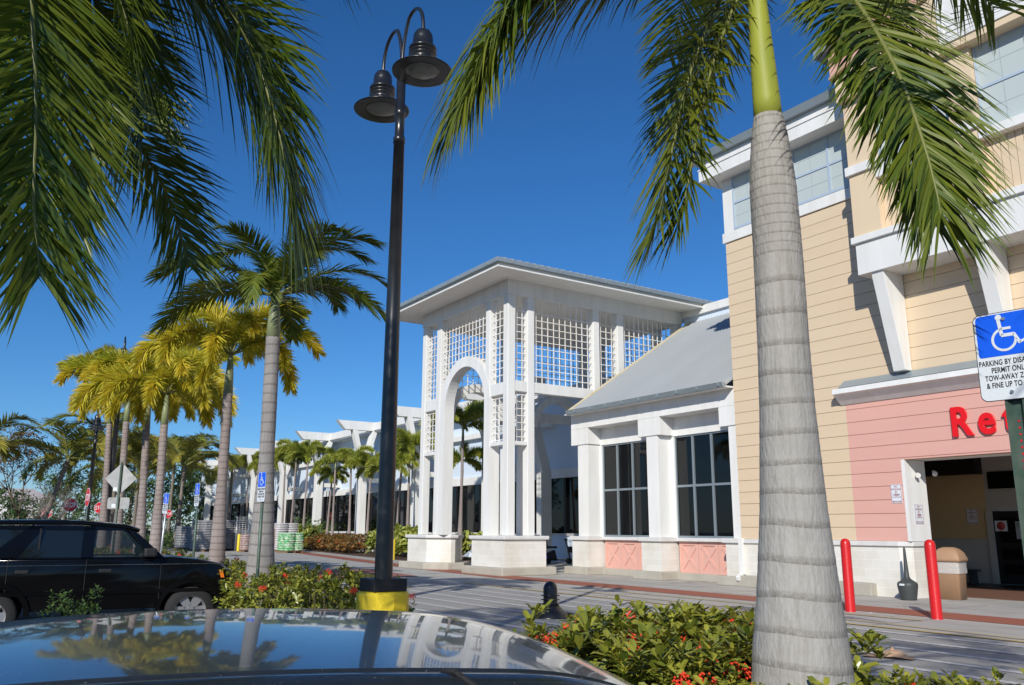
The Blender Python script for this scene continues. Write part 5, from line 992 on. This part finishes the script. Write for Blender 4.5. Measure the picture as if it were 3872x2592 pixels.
# low hedge under far palms
def cloudthing(nm, label, cat, leafm, n, fn, size, seed, kind=None, trunkp=None):
    g = MB(); leafcloud(g, n, fn, size, seed, 5)
    if kind: o = g.build(nm, leafm); return tag(o, label, cat, kind='stuff')
    t = thing(nm, label, cat, trunkp); g.build('crown', leafm, t); return t
def boxfn(p0, p1, wy, z0, z1):
    a, b = Vector(p0), Vector(p1)
    def f(rr): q = a.lerp(b, rr.random()); nrm = Vector((-(b-a).y, (b-a).x, 0)).normalized(); u_ = rr.uniform(-1, 1); z = rr.uniform(z0, z1)+(.0); return q+nrm*wy*u_+Vector((0, 0, z)), (0, 0, 1) if rr.random() < .5 else (.4, -.6, .6)
    return f
cloudthing('ground_cover', 'low clipped green ground cover under the far palms', 'ground cover', 'bush', 1500, boxfn((-66, 12.2, 0), (-98, 24.5, 0), 1.5, .05, .9), .22, 400, 'stuff')
cloudthing('clipped_hedge', 'long clipped hedge in front of the white building at left', 'hedge', 'darkgreen', 2200, boxfn((-78, -2, 0), (-82, 16, 0), .8, .0, 1.7), .30, 401, None, (-80, 7, 0))
def bigtree(label, c, r_, zc, n, leafm, size, seed, trunkr=.2, cat='tree', nm='tree'):
    t = thing(nm, label, cat, (c[0], c[1], 0)); g = MB()
    rr = random.Random(seed); cl = [(Vector((c[0], c[1], zc))+Vector((rr.gauss(0, .5)*r_, rr.gauss(0, .5)*r_, rr.gauss(0, .42)*r_)), rr.uniform(.25, .5)*r_) for _ in range(16)]
    def f(q):
        a, b = q.choice(cl); v = Vector((q.gauss(0, 1), q.gauss(0, 1), q.gauss(0, 1))).normalized()*b*q.uniform(.6, 1); return a+v, v+Vector((0, 0, .4))
    leafcloud(g, n, f, size, seed, 4); g.build('crown', leafm, t)
    g = MB(); g.tube([(c[0], c[1], -.1), (c[0]+.2, c[1], zc*.5), (c[0], c[1], zc)], [trunkr, trunkr*.75, trunkr*.4], 8)
    for a, b in cl[:9]: g.tube([(c[0]+.1, c[1], zc*.45), (a+Vector((c[0], c[1], zc*.7)))/2, a], [trunkr*.4, trunkr*.2, .02], 5)
    g.build('trunk', 'bark', t); return t
bigtree('dense dark green tree left of the stop signs', (-76, 4.4), 2.0, 2.2, 500, 'darkgreen', .34, 410)
bigtree('dark green tree behind the coconut palms left of the wing', (-98, 20.5), 4.5, 4.8, 700, 'darkgreen', .45, 411)
bigtree('dark green tree deep in the grove behind the diamond sign', (-96, 14.5), 4.2, 4.4, 700, 'darkgreen', .45, 412)
bigtree('dark green tree behind the foxtail row', (-92, 9.8), 3.6, 3.6, 450, 'darkgreen', .4, 413)
bigtree('dark green tree against the far end of the wing', (-104, 28), 5.0, 5.0, 1200, 'darkgreen', .5, 414)
# thin autumn tree and bare shrub
def bare(label, base, h_, spread, n0, leafm, nleaf, seed, nm='bare_tree', r0=.10, leafsize=.2, barkm='bark'):
    t = thing(nm, label, 'tree', base); rr = random.Random(seed); g = MB(); tips = []
    def br(p, d, l, r_, k):
        pts = [p]; 
        for i in range(3): d = (d+Vector((rr.gauss(0, .14), rr.gauss(0, .14), rr.gauss(.05, .08)))).normalized(); p = p+d*l/3; pts.append(p)
        g.tube(pts, [r_, r_*.85, r_*.7, r_*.55], 5 if k < 2 else 4); tips.append(p); 
        if k > 1: tips.append(pts[2])
        if k < 5:
            for _ in range(3 if k < 3 else 2): nd = (d+Vector((rr.gauss(0, spread), rr.gauss(0, spread), rr.gauss(.12, spread*.5)))).normalized(); br(p, nd, l*rr.uniform(.6, .85), r_*.55, k+1)
    b = Vector(base)
    for _ in range(n0): br(b, Vector((rr.gauss(0, .12*n0), rr.gauss(0, .12*n0), 1)).normalized(), h_*.30, r0, 0)
    g.build('trunk', barkm, t)
    if nleaf:
        l_ = MB(); leafcloud(l_, nleaf, lambda q: (q.choice(tips)+Vector((q.gauss(0, .22), q.gauss(0, .22), q.gauss(0, .22))), (q.gauss(0, 1), q.gauss(0, 1), 1)), leafsize, seed, 3); l_.build('crown', leafm, t)
    return t
bare('thin tree with sparse reddish-brown leaves at far left', (-58.5, 3.6, 0), 7.4, .42, 1, 'brownleaf', 800, 21, r0=.11, barkm='stem')
bare('leafless whitish many-stemmed shrub beside the red stop sign', (-49.5, 5.1, 0), 4.4, .5, 3, 'brownleaf', 0, 22, r0=.05, nm='bare_shrub')
bare('sparse olive tree right of the reddish one at far left', (-63, 5.3, 0), 6.4, .45, 1, 'bush', 700, 23, r0=.10, barkm='stem')
# ================================================================ FAR BUILDING
fb = thing('far_building', 'white building with arched opening and pinkish roof far at left', 'building', (-120, 4, 0))
g = MB(); g.box(-128, -118, -8, 10.2, 0, 5.0); g.build('wall', 'farwhite', fb)
g = MB(); g.prism([(-117.3, -8.6, 5.0), (-117.3, 10.8, 5.0), (-121, 9, 6.2), (-121, -8, 6.2)], (-3, 0, 0)); g.box(-118.2, -117.2, -8.6, 10.8, 4.8, 5.1); g.build('roof', 'pinkroof', fb)
for y in (-5, -1.8, 1.4, 4.6, 7.6):
    g = MB(); g.prism([(-117.9, y+.9*cos(pi*k/12), 2.9+.9*sin(pi*k/12)) for k in range(13)]+[(-117.9, y-.9, 2.2), (-117.9, y+.9, 2.2)], (-.1, 0, 0)); g.build('arched_window', 'glass', fb)
    g = MB(); g.box(-117.9, -118, y-1, y+1, .2, 1.5); g.build('opening', 'glass', fb)
g = MB()
for y in (-6.6, -3.4, -.2, 3.0, 6.2, 9.3): g.box(-117.2, -117.7, y-.25, y+.25, 0, 4.8)
g.box(-117.3, -117.9, -8, 10, 1.6, 2.1); g.build('colonnade', 'farwhite', fb)
# ================================================================ GOODS BEFORE THE WING
def stack(nm, label, base, w_, d_, rows, rh, m_, rz=0., group='pallet stacks before the wing', seed=1, cols=2):
    t = thing(nm, label, 'pallet', base, rz, group); rr = random.Random(seed)
    g = MB()
    for i in range(5): x = -w_/2+(w_-.1)*i/4; g.box(x, x+.1, -d_/2, d_/2, .10, .13)
    for y in (-d_/2, -.05, d_/2-.1): g.box(-w_/2, w_/2, y, y+.1, .0, .10)
    g.build('pallet_base', 'wood', t, world=False)
    g = MB()
    for k in range(rows):
        for i in range(cols):
            for j in range(2):
                x0 = -w_/2+w_*i/cols+rr.uniform(-.02, .02); y0 = -d_/2+d_*j/2+rr.uniform(-.02, .02); z0 = .13+k*rh; a, b = w_/cols, d_/2
                rings = []
                for f, s_ in ((0, .90), (.3, 1.0), (.7, 1.0), (1, .9)): rings.append([(x0+a/2+(vx-.0)*a/2*s_, y0+b/2+vy*b/2*s_, z0+f*rh) for vx, vy in ((1, .88), (.88, 1), (-.88, 1), (-1, .88), (-1, -.88), (-.88, -1), (.88, -1), (1, -.88))])
                loft(g, rings)
    g.build('bag_layers', m_, t, world=False); return t
dirx = atan2(.24, -1.)
stack('bag_stack', 'tall pallet of white plastic-wrapped bags right of the shaded palm trunk', (-56.85, 19.20, 0), 1.5, 1.5, 12, .145, 'wrap', .2, seed=1)
stack('bag_stack', 'pallet of green and white bags in front of the white stack', (-54.32, 18.87, 0), 1.3, 1.2, 8, .14, 'greenbag', .2, seed=2)
stack('bag_stack', 'pallet of brown bags at the left of the white stack', (-57.01, 18.71, 0), 1.2, 1.1, 10, .14, 'brownbag', .2, seed=3)
stack('bag_stack', 'grey plastic-wrapped pallet with crinkled wrap left of the pale brown palm', (-60.11, 15.18, 0), 1.7, 1.6, 12, .16, 'wrapgrey', .3, seed=4)
stack('bag_stack', 'pallet of grey bags right of the pale brown palm trunk', (-61.73, 16.89, 0), 1.5, 1.5, 13, .15, 'wrapgrey', .3, seed=5)
stack('bag_stack', 'dark wrapped pallet stack furthest left under the palms', (-64.23, 15.20, 0), 2.4, 1.6, 9, .17, 'wrapgrey', .3, seed=6, cols=3)
stack('bag_stack', 'small pallet of pale pink bags beside the wire rack', (-57.53, 17.02, 0), .9, .8, 7, .14, 'brownbag', .2, seed=7)
s = thing('wire_rack', 'tall grey wire rack behind the far yellow bollard', 'rack', (-59.49, 17.48, 0), radians(70))
g = MB()
for x in (-.6, .6):
    for y in (-.3, .3): g.tube([(x, y, 0), (x, y, 2.3)], .025, 5)
for k in range(18):
    z = .15+k*.125
    for y in (-.3, .3): g.tube([(-.6, y, z), (.6, y, z)], .012, 4)
    for x in (-.6, .6): g.tube([(x, -.3, z), (x, .3, z)], .012, 4)
for i in range(7): x = -.6+.2*i; g.tube([(x, -.3, .1), (x, -.3, 2.3)], .01, 4)
g.build('wire_frame', 'galv', s, world=False)
# mobility scooter
s = thing('mobility_scooter', 'black and blue mobility scooter parked behind the tower pier', 'scooter', (-31.9, 23.6, 0), radians(60))
g = MB(); g.box(-.5, .55, -.2, .2, .14, .2); g.prism([(-.35, -.22, .2), (-.55, -.22, .45), (-.1, -.22, .62), (0, -.22, .2)], (0, .44, 0)); bevel(g.build('chassis', 'darkbase', s, world=False), .03)
g = MB(); g.prism([(-.62, -.2, .2), (-.58, -.2, .5), (-.30, -.2, .5), (-.12, -.2, .2)], (0, .4, 0)); bevel(g.build('battery_cover', 'bluescoot', s, world=False), .05)
g = MB(); g.box(-.5, 0, -.23, .23, .68, .78); bevel(g.build('seat', 'seat', s, world=False), .03)
g = MB(); g.prism([(-.5, -.23, .75), (-.42, -.23, .75), (-.5, -.23, 1.22), (-.6, -.23, 1.22)], (0, .46, 0)); bevel(g.build('backrest', 'seat', s, world=False), .03)
g = MB(); g.tube([(.62, 0, .2), (.52, 0, .6), (.42, 0, 1.02)], .035, 8); g.tube([(.42, -.28, 1.05), (.42, .28, 1.05)], .02, 8); g.box(.36, .48, -.1, .1, 1.02, 1.12); g.build('tiller', 'darkbase', s, world=False)
g = MB(); g.box(.60, .78, -.02, .02, .5, .52); g.box(.5, .8, -.17, .17, .5, .76); g.build('basket', 'darkbase', s, world=False)
for x, y in ((-.42, -.26), (-.42, .26), (.55, -.2), (.55, .2)): g = MB(); g.tube([(x, y-.04, .13), (x, y+.04, .13)], .13, 16); g.build('wheel', 'rubber', s, world=False)
# ================================================================ VEHICLES
def wheel(parent, x, y, z, r_, w_=.22, sgn=1, nm='wheel', rimr=.62):
    g = MB(); n = 28; prof = [(r_*rimr, -w_/2), (r_*.9, -w_/2), (r_, -w_*.36), (r_, w_*.36), (r_*.9, w_/2), (r_*rimr, w_/2)]
    vs = [(x+a*cos(2*pi*k/n), y+b, z+a*sin(2*pi*k/n)) for a, b in prof for k in range(n)]
    g.add(vs, [(i*n+k, (i+1)*n+k, (i+1)*n+(k+1) % n, i*n+(k+1) % n) for i in range(5) for k in range(n)], True); wh = g.build(nm, 'rubber', parent, world=False)
    g = MB(); yo = y+sgn*w_*.36
    prof = [(r_*rimr, y+sgn*w_/2), (r_*rimr*.93, yo), (r_*rimr*.86, yo-sgn*.05)]
    vs = [(x+a*cos(2*pi*k/n), b, z+a*sin(2*pi*k/n)) for a, b in prof for k in range(n)]; g.add(vs, [(i*n+k, (i+1)*n+k, (i+1)*n+(k+1) % n, i*n+(k+1) % n) for i in range(2) for k in range(n)], True)
    for k in range(6):
        th = 2*pi*k/6; d = Vector((cos(th), 0, sin(th))); q = Vector((-sin(th), 0, cos(th))); c = Vector((x, yo-sgn*.01, z))
        g.prism([c+q*.045, c-q*.045, c+d*r_*rimr*.93-q*.07, c+d*r_*rimr*.93+q*.07], (0, -sgn*.03, 0))
    g.tube([(x, yo+sgn*.015, z), (x, yo-sgn*.04, z)], .06, 14); g.build('rim', 'rim', wh, world=False)
    g = MB(); g.tube([(x, y-.02, z), (x, y+.02, z)], r_*rimr*.9, 20); g.build('brake_disc', 'darkbase', wh, world=False)
def arc(cx_, cz_, r_, a0, a1, n): return [(cx_+r_*cos(radians(a0+(a1-a0)*i/n)), cz_+r_*sin(radians(a0+(a1-a0)*i/n))) for i in range(n+1)]
def profbody(g, outline, stations):
    # stations: list of (y, inset) across the width, outline scaled towards its centre line by inset
    n = len(outline); cx_ = sum(p[0] for p in outline)/n; rings = []
    for y, s_, dz in stations: rings.append([(cx_+(px_-cx_)*s_, y, pz_+dz*(1 if pz_ > .7 else -.2)) for px_, pz_ in outline])
    loft(g, rings)
def vehicle(nm, label, cat, loc, rz, paint, spec, group=None):
    """spec: wheel x positions, radius, body outline, belt/roof outlines, windows"""
    t = thing(nm, label, cat, loc, rz, group); W = spec['W']/2; r_ = spec['r']; xf, xr = spec['xf'], spec['xr']; zb = spec['zb']
    top = spec['top']          # list of (x,z) from rear to front along the lower body's top
    lo = [(spec['rear'], spec['sill'])]+arc(xr, r_, r_*1.18, 190, -10, 10)+arc(xf, r_, r_*1.18, 190, -10, 10)+[(spec['front'], spec['sill']+.05)]
    lo = [(x, max(z, spec['sill']) if z < spec['sill'] else z) for x, z in lo]
    outline = lo+[(spec['front']+.02, spec['sill']+.25)]+top[::-1]+[(spec['rear']-.02, spec['sill']+.3)]
    g = MB(); profbody(g, outline, [(-W+.05, .985, -.03), (-W, .995, -.06), (-W, 1, -.06)] if 0 else [(-W+.0, .985, -.035), (-W-.015 if 0 else -W+.002, .985, -.035), (-W+.10, 1, 0), (W-.10, 1, 0), (W, .985, -.035)])
    bo = g.build('body', paint, t, world=False); bevel(bo, .025, 2)
    # greenhouse: roof, pillars, panes
    gh = spec['gh']            # dict of polygons (x,z) on the side at belt width -> tumblehome
    zt = spec['zt']; tum = spec['tum']
    def yy(z): return W-.03-tum*max(0, (z-zb))/(zt-zb)
    def side(pl_, sg, off=0., th=.03): return [(x, sg*(yy(z)+off), z) for x, z in pl_]
    rf = spec['roof']          # (x,z) list rear->front
    g = MB(); vs = []; cols = 7; n = len(rf)
    for x, z in rf:
        for k in range(cols):
            f = -1+2*k/(cols-1); vs.append((x, f*(yy(z)+.0), z+.035*(1-f*f)))
    g.add(vs, [(i*cols+k, i*cols+k+1, (i+1)*cols+k+1, (i+1)*cols+k) for i in range(n-1) for k in range(cols-1)], True)
    rm = g.build('roof', paint, t, world=False); sd_ = rm.modifiers.new('s', 'SOLIDIFY'); sd_.thickness = .05; sd_.offset = -1
    for sg in (-1, 1):
        g = MB()
        for pl_ in spec['pillars']:
            p = side(pl_, sg); g.prism(p, (0, -sg*.05, 0))
        g.build('pillars', spec.get('pillarmat', paint), t, world=False)
        for pl_ in spec['panes']:
            g = MB(); g.prism(side(pl_, sg, -.012), (0, -sg*.006, 0)); g.build('side_window', spec.get('pane', 'carglass'), t, world=False)
    for (xa_, za), (xb_, zb_), nm_ in spec['screens']:
        g = MB(); g.add([(xa_, -yy(za)+.04, za), (xa_, yy(za)-.04, za), (xb_, yy(zb_)-.04, zb_), (xb_, -yy(zb_)+.04, zb_)], [(0, 1, 2, 3)]); g.build(nm_, 'carglass2', t, world=False)
    for sg in (-1, 1):
        for x in (xf, xr): wheel(t, x, sg*(W-.10), r_, r_, spec.get('tw', .24), sg)
    return t, W, yy
suv = dict(W=1.69, r=.37, xf=0., xr=-2.67, zb=1.20, zt=1.70, tum=.10, sill=.42, front=.60, rear=-3.75,
  top=[(-3.72, 1.0), (-3.70, 1.205), (-.50, 1.21), (-.3, 1.215), (.1, 1.17), (.42, 1.10), (.55, 1.0), (.585, .86)],
  roof=[(-3.62, 1.60), (-3.5, 1.69), (-2.4, 1.72), (-1.6, 1.715), (-1.0, 1.66), (-.82, 1.60)],
  gh={}, pillars=[[(-3.72, 1.2), (-3.60, 1.2), (-3.50, 1.69), (-3.62, 1.66)], [(-2.82, 1.2), (-2.42, 1.2), (-2.10, 1.69), (-2.28, 1.70)], [(-1.58, 1.2), (-1.42, 1.2), (-1.42, 1.70), (-1.58, 1.70)], [(-.62, 1.2), (-.42, 1.2), (-.86, 1.62), (-.98, 1.66)], [(-3.6, 1.66), (-1, 1.63), (-1, 1.70), (-3.6, 1.70)], [(-3.7, 1.2), (-.5, 1.2), (-.5, 1.225), (-3.7, 1.225)]],
  panes=[[(-3.60, 1.225), (-2.80, 1.225), (-2.30, 1.66), (-3.52, 1.66)], [(-2.42, 1.225), (-2.14, 1.225), (-2.14, 1.66), (-2.12, 1.66)] if 0 else [(-2.42, 1.225), (-1.58, 1.225), (-1.58, 1.66), (-2.12, 1.66)]],
  screens=[((-.44, 1.21), (-.84, 1.63), 'windscreen'), ((-3.70, 1.2), (-3.56, 1.66), 'rear_window')], pillarmat='carblack')
az = radians(84)
t, W, yy = vehicle('parked_suv', 'black four-door off-road vehicle parked facing right beyond the near roof', 'suv', (-11.63, 2.72, -.16), az, 'carblack', suv, None)
t.location = (-15.72, 3.64, -.17); t.scale = (1.06, 1.06, 1.0)
sg = -1
for sg in (-1, 1):
    g = MB(); g.prism([(x, sg*(yy(z)-.012), z) for x, z in [(-1.42, 1.225), (-.64, 1.225), (-1.0, 1.64), (-1.42, 1.66)]], (0, -sg*.006, 0)); g.build('side_window', 'carglass2', t, world=False)
    g = MB(); g.box(-3.7, .5, sg*W-.006*sg, sg*W+.004*sg, 1.10, 1.108); g.build('chrome_strip', 'chrome', t, world=False)
    g = MB(); g.box(-2.15, -2.13, sg*(yy(1.45))-.01, sg*yy(1.45)+.01, 1.22, 1.66); g.build('window_divider', 'trim', t, world=False)
    for x in (-2.4, -1.32): g = MB(); g.box(x, x+.17, sg*W-.01*sg, sg*W+.022*sg, .985, 1.04); bevel(g.build('door_handle', 'trim', t, world=False), .01)
    for x in (-1.50, -.47, -2.50): g = MB(); g.box(x-.004, x+.004, sg*W-.01, sg*W+.003*sg, .5, 1.19); g.build('door_gap', 'rubber', t, world=False)
    g = MB(); g.box(-3.6, .45, sg*W, sg*W+.02*sg, .66, .72); g.build('side_moulding', 'carblack', t, world=False)
    g = MB(); o_ = arc(0, .37, .50, 175, 5, 14)
    g.prism([(x, sg*(W), z) for x, z in arc(0, .37, .515, 180, 0, 14)+arc(0, .37, .44, 0, 180, 14)], (0, sg*.035, 0)); g.build('wheel_arch', 'carblack', t, world=False); g = MB(); g.prism([(x-2.67, sg*(W), z) for x, z in arc(0, .37, .515, 180, 0, 14)+arc(0, .37, .44, 0, 180, 14)], (0, sg*.035, 0)); g.build('wheel_arch', 'carblack', t, world=False)
    g = MB(); g.prism([(.34, sg*(W-.0), 1.02), (.52, sg*(W-.06), .98), (.56, sg*(W-.06), .86), (.38, sg*(W), .86)], (0, sg*-.06, 0)); g.box(.5, .585, sg*.45, sg*(W-.06), .86, 1.0); g.build('headlight', 'chrome', t, world=False)
    g = MB(); g.prism([(.38, sg*(W+.012), 1.0), (.50, sg*(W-.012), .97), (.525, sg*(W-.012), .875), (.42, sg*(W+.012), .875)], (0, -sg*.05, 0)); g.build('indicator', 'orange', t, world=False)
    g = MB(); g.box(-.74, -.56, sg*(W+.02), sg*(W+.20), 1.22, 1.36); bevel(g.build('mirror', 'trim', t, world=False), .03)
    g = MB(); g.prism([(-.46, sg*(W-.24), .16), (-.44, sg*(W-.24), .42), (-.43, sg*(W-.02), .42), (-.45, sg*(W-.02), .16)], (-.01, 0, 0)); g.prism([(-3.16, sg*(W-.24), .16), (-3.14, sg*(W-.24), .42), (-3.13, sg*(W-.02), .42), (-3.15, sg*(W-.02), .16)], (-.01, 0, 0)); g.build('mud_flap', 'galv', t, world=False)
g = MB(); g.box(.52, .70, -W+.02, W-.02, .50, .72); bevel(g.build('bumper', 'trim', t, world=False), .03); g = MB(); g.box(-3.9, -3.72, -W+.02, W-.02, .5, .74); bevel(g.build('bumper', 'trim', t, world=False), .03)
g = MB()
for x, y in ((-1.35, -.36), (-1.35, .36), (-2.4, -.36), (-2.4, .36)): g.prism([(x, y-.24, .6), (x+.45, y-.24, .6), (x+.42, y-.24, .8), (x-.02, y-.24, .82)], (0, .48, 0)); g.prism([(x-.1, y-.22, .8), (x+.05, y-.22, .8), (x-.12, y-.2, 1.38), (x-.2, y-.2, 1.36)], (0, .44, 0)); g.box(x-.17, x-.08, y-.12, y+.12, 1.37, 1.52)
g.box(-.62, -.4, -.7, .7, .8, 1.15); g.tube([(-.78+.17*sin(a_*.4)*.3, -.36+.18*cos(a_*.4), 1.08+.18*sin(a_*.4)) for a_ in range(17)], .015, 6); g.build('seats', 'seat', t, world=False)
for y in (-.5, .5): g = MB(); g.tube([(-3.2, y, 1.76), (-1.8, y, 1.78)], .018, 6); g.build('roof_rail', 'carblack', t, world=False)
sedan = dict(W=1.76, r=.32, xf=0., xr=-2.7, zb=.93, zt=1.38, tum=.2, sill=.25, front=.85, rear=-3.75,
  top=[(-3.72, .75), (-3.65, .93), (-3.0, .98), (-.5, .96), (-.2, .95), (.4, .85), (.75, .70), (.84, .55)],
  roof=[(-3.05, 1.02), (-2.6, 1.25), (-2.2, 1.36), (-1.6, 1.41), (-1.1, 1.38), (-.85, 1.30)], gh={},
  pillars=[[(-3.1, .93), (-2.75, .93), (-2.3, 1.3), (-2.5, 1.28)], [(-1.6, .93), (-1.5, .93), (-1.5, 1.38), (-1.6, 1.38)], [(-.35, .93), (-.2, .93), (-.88, 1.32), (-.98, 1.34)], [(-2.45, 1.28), (-.95, 1.33), (-.95, 1.38), (-2.3, 1.35)]],
  panes=[[(-2.75, .93), (-1.6, .93), (-1.6, 1.33), (-2.3, 1.30)], [(-1.5, .93), (-.35, .93), (-.98, 1.33), (-1.5, 1.33)]],
  screens=[((-.2, .94), (-.86, 1.31), 'windscreen'), ((-3.05, .97), (-2.45, 1.3), 'rear_window')])
vehicle('parked_car', 'white car hidden behind the black off-road vehicle, seen through its window', 'car', (-18.3, 2.3, -.16), radians(86), 'carwhite', sedan, 'distant parked cars')
vehicle('parked_car', 'blue car whose roof shows at the far left edge', 'car', (-39.5, .2, -.12), radians(160), 'carblue', sedan, 'distant parked cars')
vehicle('parked_car', 'silver car below the leaning palm trunk at left', 'car', (-46.5, 3.6, -.1), radians(120), 'carsilver', sedan, 'distant parked cars')
van = dict(W=1.9, r=.36, xf=0., xr=-3.0, zb=1.15, zt=1.85, tum=.08, sill=.35, front=.8, rear=-4.0, top=[(-3.98, 1.0), (-3.95, 1.15), (-.4, 1.16), (.2, 1.1), (.7, .95), (.78, .7)],
  roof=[(-3.9, 1.75), (-3.7, 1.86), (-2, 1.88), (-1.0, 1.85), (-.8, 1.78)], gh={}, pillars=[[(-3.98, 1.15), (-3.8, 1.15), (-3.7, 1.82), (-3.9, 1.8)], [(-2.4, 1.15), (-2.3, 1.15), (-2.3, 1.85), (-2.4, 1.85)], [(-1.4, 1.15), (-1.3, 1.15), (-1.3, 1.85), (-1.4, 1.85)], [(-.5, 1.15), (-.3, 1.15), (-.8, 1.8), (-.95, 1.82)], [(-3.9, 1.78), (-.9, 1.78), (-.9, 1.86), (-3.8, 1.86)]],
  panes=[[(-3.8, 1.15), (-2.4, 1.15), (-2.4, 1.8), (-3.7, 1.8)], [(-2.3, 1.15), (-1.4, 1.15), (-1.4, 1.8), (-2.3, 1.8)], [(-1.3, 1.15), (-.5, 1.15), (-.95, 1.8), (-1.3, 1.8)]], screens=[((-.3, 1.16), (-.8, 1.8), 'windscreen'), ((-3.96, 1.15), (-3.82, 1.78), 'rear_window')])
vehicle('parked_suv', 'dark navy large vehicle below the red stop sign', 'suv', (-47.2, 7.6, -.1), radians(92), 'carnavy', van, 'distant parked cars')
# ---- foreground car: camera looks across its roof
rot = radians(75.34); fc = thing('parked_car', 'glossy dark metallic car in the foreground, roof mirroring palms and tower', 'car', (-1.877, .859, -.16), rot)
def top_z(x, y):     # y = -0.56 near edge .. +0.56 far edge
    z = 1.4578-.0162*(y/.55)**2-.0618*(x+.388)**2-.0497*max(0, -.388-x)**3
    return z-.6743*max(0, x-(.1726+.0861*y))**2.3258
def hw(x): return .56-.05*max(0, x-.1)
g = MB(); nx, ny = 110, 26; vs = []
xs = [-2.2+3.2*i/nx for i in range(nx+1)]
for x in xs:
    for j in range(ny+1):
        f = -1+2*j/ny; y = hw(x)*f; vs.append((x, y, top_z(x, y)))
g.add(vs, [(i*(ny+1)+j, (i+1)*(ny+1)+j, (i+1)*(ny+1)+j+1, i*(ny+1)+j+1) for i in range(nx) for j in range(ny)], True); g.build('roof', 'cargrey', fc, world=False)
for sg in (-1, 1):
    g = MB(); rings = []
    for x in xs:
        y = hw(x); z = top_z(x, sg*y); rings.append([(x, sg*(y+a), z+b) for a, b in [(0, 0), (.005, -.006), (.012, -.008), (.02, -.003), (.04, -.004), (.07, -.016), (.10, -.045), (.125, -.09), (.14, -.14)]])
    n = len(rings[0]); g.add([v for r_ in rings for v in r_], [((i)*n+k, (i+1)*n+k, (i+1)*n+k+1, i*n+k+1) if sg < 0 else (i*n+k+1, (i+1)*n+k+1, (i+1)*n+k, i*n+k) for i in range(nx) for k in range(n-1)], True)
    g.build('cant_rail', 'cargrey', fc, world=False)
    g = MB(); vs = []
    for x in xs: y = hw(x); z = top_z(x, sg*y); vs += [(x, sg*(y+.138), z-.14), (x, sg*.83, .93)]
    g.add(vs, [(2*i, 2*i+1, 2*i+3, 2*i+2) for i in range(nx)], True); g.build('side_window', 'carglass', fc, world=False)
g = MB(); profbody(g, [(-2.9, .28)]+arc(-1.95, .32, .37, 190, -10, 10)+arc(.95, .32, .37, 190, -10, 10)+[(1.8, .28), (1.84, .6), (1.6, .82), (1.0, .92), (.5, .96), (-2.2, .98), (-2.6, .95), (-2.9, .85)], [(-.88, .985, -.03), (-.80, 1, 0), (.80, 1, 0), (.88, .985, -.03)]); bevel(g.build('body', 'cargrey', fc, world=False), .03)
g = MB(); g.add([(.99, -.50, top_z(.99, -.5)), (.99, .50, top_z(.99, .5)), (1.12, .62, .90), (1.12, -.62, .90)], [(0, 1, 2, 3)]); g.add([(-2.2, -.56, top_z(-2.2, -.5)), (-2.2, .56, top_z(-2.2, .5)), (-2.5, .62, .96), (-2.5, -.62, .96)], [(3, 2, 1, 0)]); g.build('windscreen', 'carglass', fc, world=False)
for x in (-1.95, .95):
    for sg in (-1, 1): wheel(fc, x, sg*.76, .32, .32, .2, sg)
g = MB(); pts = []
for k in range(14): f = -1+2*k/13; y = hw(-1.5)*f; x = -1.50+.05*f*f*-1; pts.append((x, y, top_z(x, y)+.002))
g.tube(pts, .006, 6); g.build('roof_seam', 'rubber', fc, world=False)
g = MB(); g.tube([(.02, -.572, top_z(0, -.56)-.004), (.035, -.60, top_z(0, -.56)-.002), (.06, -.64, top_z(0, -.56)-.02), (.08, -.675, top_z(0, -.56)-.07)], .005, 6); g.build('door_gap', 'rubber', fc, world=False)
